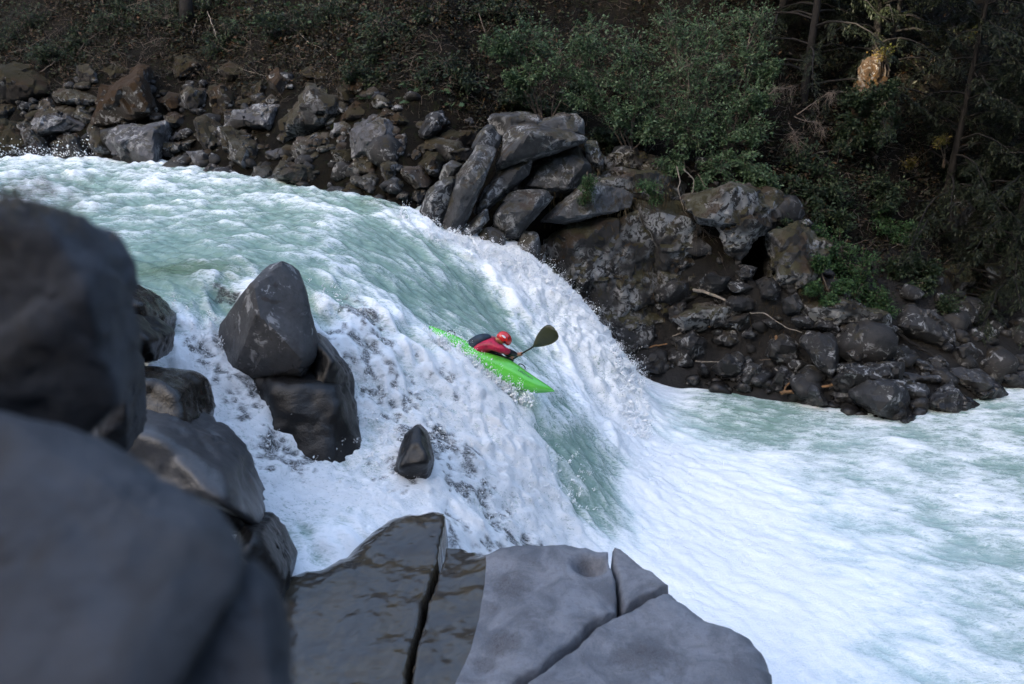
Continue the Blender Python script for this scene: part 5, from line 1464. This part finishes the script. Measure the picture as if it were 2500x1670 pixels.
for k, (x, y, h, lab) in enumerate(CON):
    conifer(ground(x, y) - np.array([0, 0, .2]), h, 200 + k, MAT_NEEDLE, lab, spread=3.3, nb=64, zmin=.0, lsc=1.15)
for k, (x, y) in enumerate(((-20, 38), (-15.5, 36.5), (-11, 36), (-6.5, 35), (-2.5, 34.5), (1.5, 33.5), (5.2, 32.5), (-24, 40))):
    conifer(ground(x, y), 14, 260 + k, MAT_NEEDLE, f'conifer on the upper slope above the picture, {ORD[k]} planted', spread=3.4, nb=16, zmin=.12, lsc=2.0)

# a rock that catches the only shaft of sun, and the ridge trees it slips under
sb = SUNPATCH.copy(); sb[2] = float(bank_z(np.array(sb[0]), np.array(sb[1]))) - .3
MAT_SNAG = rock_mat('mossy_snag_bark', (.075, .046, .024), (.15, .085, .035), moss=.7, mosscol=(.14, .075, .015), lichen=.5, rough=.9, bump=1.0, fine=2.0)
rgk = np.random.default_rng(3)
o = rock('rock_pinnacle', outline_pts(np.array([(2082,200),(2098,150),(2128,110),(2160,125),(2168,160),(2158,205),(2185,340),(2070,340)], float), 23.4, .9, rgk, front=.6, lean=.15), MAT_SNAG, 4, sharp=90, rough=.09, freq=3.2, cuts=2, grow=1.05, chip=.16)
tag(o, 'mossy rock pinnacle catching a small patch of orange sunlight', 'rock')
for k, (u, vv2, r, y) in enumerate(((2150, 130, 22, 23.0), (2370, 80, 15, 23.5), (2290, 345, 16, 23.0), (2215, 400, 12, 23.0))):
    shrub('yellow_sprig', ('golden sprig by the sunlit rock pinnacle', 'yellow-green sprig at top right of the dark forest', 'yellow-green drooping sprig above the pale cliff face', 'small yellowing sprig left of the drooping one')[k], 'sprig', P(u + 20, vv2 + 60, y + .5), [lump(u, vv2, r, y), lump(u + 16, vv2 - 8, r * .7, y)], 130, .08, MAT_GOLD, MAT_TWIG, 150 + k, 'yellow sprigs in the dark forest')
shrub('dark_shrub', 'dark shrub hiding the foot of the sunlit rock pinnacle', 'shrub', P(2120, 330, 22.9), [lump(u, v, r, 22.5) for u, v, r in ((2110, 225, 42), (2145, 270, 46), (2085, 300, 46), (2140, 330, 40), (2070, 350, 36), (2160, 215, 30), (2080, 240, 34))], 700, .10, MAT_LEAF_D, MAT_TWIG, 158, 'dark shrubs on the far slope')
for k, s_ in enumerate((48, 58, 70)):
    q = SUNPATCH[:2] + hs * s_ + hl * (1.3, -1.3, .9)[k]
    conifer(np.array([q[0], q[1], SUNPATCH[2] + s_ * math.tan(SUN_EL) - .5]), 24, 290 + k, MAT_NEEDLE, f'ridge conifer behind the viewer, {ORD[k]} up the saddle', spread=3.2, nb=26, zmin=.16, lsc=2.6)

# loose growth over the slope
rg = np.random.default_rng(5)
n = 60000
u_x = rg.uniform(-22, 20, n * 2); d_ = rg.gamma(2.4, 1.7, n * 2)
y_ = np.interp(u_x, SH[:, 0], SH[:, 1]) + np.where(u_x < 0, 2.6, 3.0) + d_
ok = (vnoise(np.stack([u_x, y_], -1) * .9, 91) + rg.normal(0, .35, n * 2) > -.1)
u_x, y_ = u_x[ok][:n], y_[ok][:n]; n = len(u_x)
z_ = bank_z(u_x, y_) + rg.exponential(.09, n)
c = np.stack([u_x, y_, z_], -1)
L = rg.uniform(.07, .19, n)
for nm, mt, sel, lab in (('undergrowth', MAT_UNDER, rg.uniform(size=n) < .62, 'low green-brown undergrowth over the far slope'), ('leaf_litter', MAT_BROWNLEAF, None, 'rusty fallen leaves and needles over the far slope')):
    if sel is None: sel = ~last
    last = sel
    lv = Leaves(); k = int(sel.sum())
    lv.add(c[sel], rvec(k, rg) * np.array([1, 1, .6]), rvec(k, rg) * .6 + np.array([0, -.3, .8]), L[sel], L[sel] * rg.uniform(.25, .6, k))
    o = lv.build(nm, mt); tag(o, lab, 'plants', kind='stuff')
# hanging moss and grass on cliff edges
lv = Leaves(); 
for (u0, v0, u1, v1, y, n) in ((1330,500,1700,500,20.6,500),(1500,640,1700,720,20.6,500),(1450,760,1640,800,20.6,500),(1950,690,2160,790,0,900),(1780,760,2000,800,0,300),(2150,620,2480,760,0,1200),(1900,560,2000,720,0,600),(560,110,860,190,0,900),(820,160,960,290,0,700),(1000,240,1330,300,0,700),(1440,430,1640,470,21.0,500)):
    s = rg.uniform(size=n); uu = u0 + (u1 - u0) * s; vv_ = v0 + (v1 - v0) * s + rg.normal(0, 26, n)
    if y: p = P(uu, vv_, y + rg.normal(0, .15, n))
    else: p = np.array([bank_hit(a, b_) for a, b_ in zip(uu[:n // 3], vv_[:n // 3])]); p = p[rg.integers(0, len(p), n)] + rg.normal(0, .12, (n, 3)) * np.array([1, .3, 1])
    lv.add(p, rvec(n, rg) * .35 + np.array([0, -.25, -1.0]), rvec(n, rg) * .4 + np.array([0, -1, .2]), rg.uniform(.10, .28, n), rg.uniform(.006, .016, n))
tag(lv.build('hanging_moss', MAT_MOSS), 'brown moss and dry grass hanging from rock edges', 'moss', kind='stuff')

# fern tufts on the shelf
for k, (bl, lab) in enumerate(((((1437,440,16),(1434,462,18),(1428,488,15)), 'green fern tuft hanging from the shelf block'), (((1575,455,20),(1600,462,22),(1600,490,16)), 'green grassy tuft hanging from cliff edge below the bush'))):
    e = shrub('fern_tuft', lab, 'fern', P(bl[0][0], bl[0][1] - 8, 20.35), [lump(u, v, r, 20.05) for u, v, r in bl], 380, .06, MAT_LEAF_G, MAT_TWIG, 90 + k, 'hanging tufts', .8)
    wd = Wood()
    for q in range(22):
        s = P(bl[1][0] + rg.normal(0, 10), bl[1][1] + rg.uniform(5, 25), 19.98)
        wd.add([s, s + np.array([rg.normal(0, .04), -.03, -.18]), s + np.array([rg.normal(0, .06), -.02, -.45 * rg.uniform(.6, 1.2)])], [.004, .003, .002], 3)
    wd.build('dry_strands', MAT_BROWNLEAF, e, np.array(e.location))

# dead wood: every branch or log one can pick out
def branch(name, label, cat, pts, r0, r1, mat, ys=None, yy=None, twigs=0, seed=0, group=None, tl=.3):
    rg = np.random.default_rng(seed + 1000)
    pp = []
    for i, (u, v) in enumerate(pts):
        y = yy[i] if yy else (ys if ys else bank_hit(u, v)[1] - .25)
        pp.append(P(u, v, y))
    pp = np.array(pp)
    # smooth it
    t = np.linspace(0, len(pp) - 1, max(6, len(pp) * 4)); i = np.clip(t.astype(int), 0, len(pp) - 2); f_ = (t - i)[:, None]; f_ = f_ * f_ * (3 - 2 * f_) * .5 + f_ * .5
    q = pp[i] * (1 - f_) + pp[i + 1] * f_ + rg.normal(0, r0 * .35, (len(t), 3))
    base = q[0]
    v, f = tube(q, np.linspace(r0, r1, len(q)), 7)
    if not twigs:
        return tag(mesh_obj(name, v, f, mat, loc=base), label, cat, group)
    e = empty(name, base, label, cat, group)
    o = mesh_obj('limb', v, f, mat, loc=base); o.parent = e; o.location = (0, 0, 0)
    wd = Wood()
    for k in range(twigs):
        a = q[rg.integers(len(q) // 3, len(q))]
        b2 = a + rvec(1, rg)[0] * tl * rg.uniform(.4, 1.1) + np.array([0, -.05, -.3 * tl])
        wd.add(arc(a, b2, rg.normal(0, .05), 5, .012, rg), np.linspace(r1 * .8 + .002, .0015, 5), 3)
    tag(wd.build('twigs', mat, e, base), kind='stuff')
    return e
GD = 'dead branches on the far slope'
branch('dead_branch', 'long bare branch arching down left of the loose bush', 'branch', [(1168,31),(1187,88),(1214,123),(1260,169),(1310,215),(1363,245),(1450,293)], .014, .006, MAT_TWIG, ys=22.4, twigs=10, seed=1, group=GD)
branch('dead_branch', 'pale twin root hanging from the stump, left prong', 'branch', [(497,-10),(494,25),(478,55),(470,82)], .030, .008, MAT_PALEWOOD, twigs=8, seed=2, group=GD)
branch('dead_branch', 'pale twin root hanging from the stump, right prong', 'branch', [(500,-10),(508,30),(522,70),(535,112)], .028, .006, MAT_PALEWOOD, twigs=14, seed=3, group=GD, tl=.5)
branch('dead_branch', 'thin pale branch with fork left of the root stump', 'branch', [(310,15),(345,5),(395,-10)], .02, .008, MAT_TWIG, twigs=6, seed=4, group=GD)
branch('dead_branch', 'pale curved branch crossing above the great peaked boulder', 'branch', [(700,60),(730,80),(758,108),(790,118),(822,147)], .013, .004, MAT_PALEWOOD, twigs=4, seed=5, group=GD)
branch('dead_branch', 'pale hooked twig over the flat-topped block', 'branch', [(560,150),(575,160),(600,172),(640,183),(690,200)], .011, .004, MAT_PALEWOOD, twigs=4, seed=6, group=GD)
branch('dead_branch', 'leaning dead stick at left over the mossy boulder', 'branch', [(100,175),(125,158),(140,145)], .02, .012, MAT_TWIG, seed=7, group=GD)
branch('dead_branch', 'tangle of bare twigs above the broad mossy boulder', 'branch', [(190,130),(210,100),(240,80),(275,42)], .014, .006, MAT_TWIG, twigs=30, seed=8, group=GD, tl=.7)
branch('dead_branch', 'bare twiggy branch left of the orange-mossed boulder', 'branch', [(330,120),(380,95),(430,90)], .013, .005, MAT_TWIG, twigs=24, seed=9, group=GD, tl=.6)
branch('dead_branch', 'reddish dead bough above the tilted boulder', 'branch', [(380,165),(410,140),(460,120),(520,130)], .014, .005, MAT_BROWNLEAF, twigs=40, seed=10, group=GD, tl=.6)
branch('dead_branch', 'thin bare bough under the thicket at top left', 'branch', [(20,130),(60,120),(110,90),(150,70)], .014, .005, MAT_TWIG, twigs=26, seed=11, group=GD, tl=.6)
branch('dead_branch', 'bare sapling drooping below thicket at centre left', 'branch', [(980,150),(1010,140),(1000,170),(960,190)], .010, .004, MAT_TWIG, twigs=8, seed=12, group=GD)
branch('white_stem', 'white-barked stem hanging over cliff, left of its pair', 'branch', [(1651,406),(1661,439),(1655,464),(1669,510),(1684,536)], .016, .010, MAT_PALEWOOD, ys=20.7, seed=13, group='white stems over the cliff')
branch('white_stem', 'white-barked stem hanging over cliff, right of its pair', 'branch', [(1669,413),(1694,439),(1692,469),(1679,490),(1674,515)], .016, .009, MAT_PALEWOOD, ys=20.72, seed=14, group='white stems over the cliff')
branch('dead_branch', 'fan of fine bare twigs below the white stems', 'branch', [(1684,536),(1700,548),(1720,560),(1745,600)], .009, .003, MAT_TWIG, ys=20.6, twigs=60, seed=15, tl=.75)
branch('dead_branch', 'bare arching stem right of the white stems', 'branch', [(1704,425),(1730,470),(1755,500),(1800,520)], .012, .005, MAT_TWIG, ys=20.9, twigs=16, seed=16, tl=.4)
for k, (pts, lab) in enumerate((([(1875,232),(1895,215),(1935,217)], 'grey dead conifer bough, upper left of three'), ([(1945,280),(1985,252),(2020,228),(2038,226)], 'grey dead conifer bough reaching up right'), ([(1938,285),(1965,295),(2000,300),(2008,320)], 'grey dead conifer bough, lowest of three'), ([(1925,300),(1940,325),(1948,350)], 'short grey dead bough hanging down'))):
    branch('dead_conifer_bough', lab, 'branch', pts, .014, .004, MAT_TWIG, ys=21.6, twigs=60, seed=20 + k, group='dead conifer boughs', tl=.35)
GW = 'driftwood on the lower far bank'
for k, (pts, r, mt, lab) in enumerate((
  ([(1830,764),(1866,764),(1897,786),(1924,802),(1958,811)], .016, MAT_PALEWOOD, 'long pale bent driftwood branch'),
  ([(1905,960),(1964,952),(2056,934)], .05, MAT_DRIFT, 'orange driftwood log at the waterline'),
  ([(1912,956),(1924,937),(1946,932),(1968,942)], .026, MAT_DRIFT, 'hooped orange driftwood branch beside the log'),
  ([(1893,900),(1920,922),(1946,947)], .02, MAT_PALEWOOD, 'straight pale stick leaning beside the tilted slab'),
  ([(1691,708),(1730,716),(1772,734)], .05, MAT_PALEWOOD, 'weathered plank-like log under the cave'),
  ([(1665,771),(1690,770),(1722,772)], .022, MAT_PALEWOOD, 'straight pale stick, topmost of the jam'),
  ([(1655,788),(1690,782),(1715,790),(1735,797)], .035, MAT_DRIFT, 'brown crooked log in the stick jam'),
  ([(1642,822),(1665,812),(1697,808)], .022, MAT_PALEWOOD, 'pale stick slanting under the jam'),
  ([(1650,830),(1680,833),(1712,829)], .016, MAT_PALEWOOD, 'thin bowed pale stick lowest in the jam'),
  ([(1698,882),(1725,884),(1753,883)], .018, MAT_PALEWOOD, 'pale stick balanced on a waterline stone'),
  ([(1893,820),(1899,832),(1905,842)], .04, MAT_DRIFT, 'short orange log stub among shore rocks'),
  ([(1855,880),(1890,876),(1928,891)], .014, MAT_TWIG, 'thin dark stick behind the moss-capped boulder'),
  ([(2176,800),(2210,826),(2245,850),(2280,870)], .05, MAT_WOOD, 'dark fallen log slanting below the broad brown boulder'),
  ([(1580,850),(1605,843),(1630,840)], .03, MAT_DRIFT, 'short brown stick beside square dark block'),
  ([(840,330),(870,318),(900,312)], .012, MAT_PALEWOOD, 'pale stick lodged before the smooth upright slab'),
 )):
    branch('driftwood', lab, 'driftwood', pts, r, r * .6, mt, seed=40 + k, group=GW)
# root stump at the top
v, f = tube([P(455, 60, onbank(455, 60, .1)), P(455, 20, onbank(455, 60, .1)), P(452, -60, onbank(455, 60, .0))], [.30, .24, .2], 12)
tag(mesh_obj('tree_stump', v, f, MAT_WOOD, loc=P(455, 60, onbank(455, 60, .1))), 'dark tree trunk base at top edge above pale roots', 'stump')
# brushwood nobody could count
rg = np.random.default_rng(8)
wd = Wood()
for k in range(2600):
    x = rg.uniform(-20, 16); y = float(np.interp(x, SH[:, 0], SH[:, 1])) + (2.4 if x < 0 else 3.5) + rg.gamma(2.0, 1.2)
    a = ground(x, y) + np.array([0, 0, rg.uniform(0, .2)])
    d = rvec(1, rg)[0] * np.array([1, .5, .7]); d[2] = abs(d[2]) * rg.choice([1, -.4])
    b2 = a + d * rg.uniform(.25, 1.0)
    wd.add(arc(a, b2, rg.normal(0, .1), 5, .03, rg), np.linspace(rg.uniform(.004, .010), .002, 5), 3)
tag(wd.build('brushwood', MAT_TWIG), 'tangled bare twigs strewn over the far slope', 'twigs', kind='stuff')
# rubble between the boulders
V_, F_ = [], []
d, f0 = ico(2)
for k in range(700):
    if k % 2: x = rg.uniform(-19, -1.2); y = float(np.interp(x, SH[:, 0], SH[:, 1])) + rg.uniform(-.1, 3.2)
    else: x = rg.uniform(3, 14); y = float(np.interp(x, SH[:, 0], SH[:, 1])) + rg.uniform(-.1, 3.4)
    r = rg.gamma(1.8, .06) + .04
    A3 = rg.normal(0, 1, (9, 3)); A3 /= np.linalg.norm(A3, axis=1)[:, None]
    h = rg.uniform(.6, 1, 9)
    rr_ = np.sum((np.maximum(d @ A3.T, 1e-3) / h) ** 80, 1) ** (-1 / 80)
    p = d * np.minimum(rr_, 1.4)[:, None] * r * np.array([1, .9, .75])
    V_.append(p + ground(x, y) + np.array([0, 0, r * .2])); F_.append(f0 + k * len(d))
V2, F2 = [], []
for k in range(230):
    x = rg.uniform(-18, -1.5); y = float(np.interp(x, SH[:, 0], SH[:, 1])) + rg.uniform(-.1, 3.0)
    r = rg.gamma(2.0, .06) + .05
    A3 = rg.normal(0, 1, (8, 3)); A3 /= np.linalg.norm(A3, axis=1)[:, None]
    h = rg.uniform(.55, 1, 8)
    rr_ = np.sum((np.maximum(d @ A3.T, 1e-3) / h) ** 80, 1) ** (-1 / 80)
    V2.append(d * np.minimum(rr_, 1.4)[:, None] * r * np.array([1, .9, .75]) + ground(x, y) + np.array([0, 0, r * .15])); F2.append(f0 + k * len(d))
tag(mesh_obj('rubble', np.concatenate(V2), np.concatenate(F2), MAT_BANKROCK, smooth=False), 'broken grey stones packed between the upper bank boulders', 'stones', kind='stuff')
tag(mesh_obj('rubble', np.concatenate(V_), np.concatenate(F_), MAT_SHORE, smooth=False), 'small dark stones filling gaps between the bank boulders', 'stones', kind='stuff')
# ================================================================ spray: drops and shreds thrown off the white water
rg = np.random.default_rng(21)
MAT_SPRAY, nt, b = new_mat('spray')
N = NT(nt)
geo = N.n('ShaderNodeNewGeometry')
N.link(N.mix(geo.outputs['Random Per Island'], (.93, .95, .96), (.98, .98, .98)), b.inputs['Base Color'])
b.inputs['Roughness'].default_value = .4
b.inputs['Specular IOR Level'].default_value = .3
OCT_V = np.array([(1, 0, 0), (-1, 0, 0), (0, 1, 0), (0, -1, 0), (0, 0, 1), (0, 0, -1)], float)
OCT_F = np.array([(0, 2, 4), (2, 1, 4), (1, 3, 4), (3, 0, 4), (2, 0, 5), (1, 2, 5), (3, 1, 5), (0, 3, 5)])
def drops(c, vel, size, stretch):
    n = len(c)
    e1 = vel / (np.linalg.norm(vel, axis=1)[:, None] + 1e-9)
    a = rvec(n, rg); e2 = np.cross(e1, a); e2 /= np.linalg.norm(e2, axis=1)[:, None] + 1e-9; e3 = np.cross(e1, e2)
    fr = np.stack([e1 * (size * stretch)[:, None], e2 * size[:, None], e3 * (size * rg.uniform(.5, 1, n))[:, None]], 1)
    v = np.einsum('kj,njd->nkd', OCT_V, fr) * rg.uniform(.7, 1.2, (n, 6, 1)) + c[:, None, :]
    f = (np.arange(n)[:, None, None] * 6 + OCT_F[None]).reshape(-1, 3)
    return v.reshape(-1, 3), f
SV, SF, SN = [], [], 0
def emit(c, vel, size, stretch):
    global SN
    v, f = drops(c, vel, size, stretch); SV.append(v); SF.append(f + SN); SN += len(v)
ZF = ZW.reshape(-1); MF = MG.reshape(-1, 2); WHT = (white * foam).reshape(-1)
AA = AMP.reshape(-1)
gxr = np.gradient(ZW, mx, axis=0).reshape(-1); gyr = np.gradient(ZW, my, axis=1).reshape(-1)
infall = ((MF[:, 0] > -5.6) & (MF[:, 0] < 4.2) & (MF[:, 1] > 8.6) & (MF[:, 1] < 20.5) & (ZF > POOL + .05) | ((MF[:, 0] > 1.5) & (MF[:, 0] < 5) & (MF[:, 1] > 11) & (MF[:, 1] < 19)))
wgt = np.where(infall, WHT * (AA / .15) ** 1.5, 0) * np.outer(np.gradient(mx), np.gradient(my)).reshape(-1)
wgt = np.maximum(wgt, 0) * (ZF > -9)
prob = wgt / wgt.sum()
# shreds: short arcs of drops
ns = 250
k = rg.choice(len(MF), ns, p=prob)
base = np.concatenate([MF[k], ZF[k][:, None]], 1)
nrm = np.stack([-gxr[k], -gyr[k], np.ones(ns)], 1); nrm /= np.linalg.norm(nrm, axis=1)[:, None]
th = np.arctan2(cs(CDY, MF[k]), cs(CDX, MF[k]))
flow = np.stack([np.cos(th), np.sin(th), np.zeros(ns)], 1)
v0 = nrm * rg.gamma(2, .55, ns)[:, None] + flow * rg.uniform(.2, 1.6, ns)[:, None] + rg.normal(0, .45, (ns, 3)); v0[:, 2] += .5
for j in range(12):
    t = .012 + j * .016 * rg.uniform(.7, 1.3, ns)
    c = base + v0 * t[:, None] * .62 + np.array([0, 0, -4.9]) * (t ** 2)[:, None] * .6 + rg.normal(0, .010, (ns, 3))
    sel = rg.uniform(size=ns) < (.95 - .05 * j)
    emit(c[sel], (v0 + np.array([0, 0, -9.8]) * t[:, None])[sel], (rg.gamma(3, .0016, ns) * (1.25 - .05 * j) + .0025)[sel], rg.uniform(1.0, 2.2, ns)[sel])
# single flying drops
nd = 1800
k = rg.choice(len(MF), nd, p=prob)
c = np.concatenate([MF[k], ZF[k][:, None]], 1) + np.stack([-gxr[k], -gyr[k], np.ones(nd)], 1) * rg.exponential(.075, nd)[:, None] + rg.normal(0, .04, (nd, 3))
emit(c, rg.normal(0, 1, (nd, 3)) + np.array([.6, -.4, .3]), rg.gamma(2.2, .0018, nd) + .0018, rg.uniform(1, 1.8, nd))
# jets thrown up along the far foam wall against the dark cliff, and where the side falls strike rock
def jets(bases, n_each, lo, hi, aim, spread, size):
    nb = len(bases)
    ln = rg.uniform(lo, hi, nb) * rg.choice([.5, 1, 1, 1.5], nb)
    dr = aim + rg.normal(0, spread, (nb, 3)); dr /= np.linalg.norm(dr, axis=1)[:, None]
    for j in range(n_each):
        t = rg.uniform(0, 1, nb) ** 1.5
        c = bases + dr * (ln * t)[:, None] + rg.normal(0, 1, (nb, 3)) * (.015 + .10 * ln * t)[:, None] - np.array([0, 0, .25]) * (t * t * ln)[:, None]
        emit(c, dr + rg.normal(0, .3, (nb, 3)), (rg.gamma(2.2, size, nb) * (1.5 - 1.1 * t) + .0022), rg.uniform(1, 2.4, nb))
nb = 210
s = rg.uniform(0, 1, nb)
cx_ = np.interp(s, [0, .25, .55, .85, 1], [-2.8, -1.0, .8, 2.1, 2.95]); cy_ = 18.75 + rg.normal(0, .28, nb) - .3 * (s > .8)
jets(np.stack([cx_, cy_, water_z(cx_, cy_) + .05], -1), 46, .10, .40, np.array([.35, -.1, 1.0]), .45, .0028)
nb = 120
cx_ = rg.uniform(2.3, 3.1, nb); cy_ = rg.uniform(15.5, 18.4, nb)
jets(np.stack([cx_, cy_, water_z(cx_, cy_) + .03], -1), 50, .10, .35, np.array([.8, -.1, .8]), .4, .0028)
for (jx, jy, r, n) in ((-4.75, 11.6, .25, 40), (-4.3, 11.5, .2, 30), (-4.5, 10.9, .3, 40), (-3.7, 10.2, .3, 36), (-2.35, 11.8, .35, 50), (-1.8, 11.2, .35, 50), (-1.2, 11.0, .35, 50), (-1.5, 12.1, .4, 50), (-.6, 11.6, .4, 50), (-.9, 10.3, .35, 44), (-.1, 10.6, .4, 44), (-2.0, 10.0, .3, 36), (-1.2, 9.7, .3, 36), (-.3, 9.7, .35, 36), (.3, 12.1, .3, 40), (.9, 12.3, .3, 40), (-3.0, 13.0, .3, 30)):
    q = np.array([jx, jy]) + rg.normal(0, r, (n, 2))
    jets(np.concatenate([q, (water_z(q[:, 0], q[:, 1]) + .02)[:, None]], 1), 13, .05, .22, np.array([.35, -.5, .8]), .5, .0022)
# splash against the near side of the hull
nb = 200
s = rg.beta(1.5, 1.6, nb) * .78 + .04
q = tail + (nose - tail) * s[:, None] + np.array([0, -.34, 0]) + rg.normal(0, .06, (nb, 3))
q[:, 2] = np.maximum(water_z(q[:, 0], q[:, 1]), q[:, 2] - .32) + .01
jets(q, 46, .08, .36, np.array([.25, .15, 1.0]), .5, .0032)
# flecks at the upper left against the black rocks
nd = 500
c = np.stack([rg.uniform(-18.5, -14, nd), 27.2 + rg.normal(0, .5, nd), .25 + rg.exponential(.14, nd)], -1)
emit(c, rg.normal(0, 1, (nd, 3)), rg.gamma(2.4, .005, nd) + .003, rg.uniform(1, 2.0, nd))
spray = mesh_obj('spray', np.concatenate(SV), np.concatenate(SF), MAT_SPRAY, smooth=False)
tag(spray, 'white drops and shreds of spray flying off the falls', 'spray', kind='stuff')
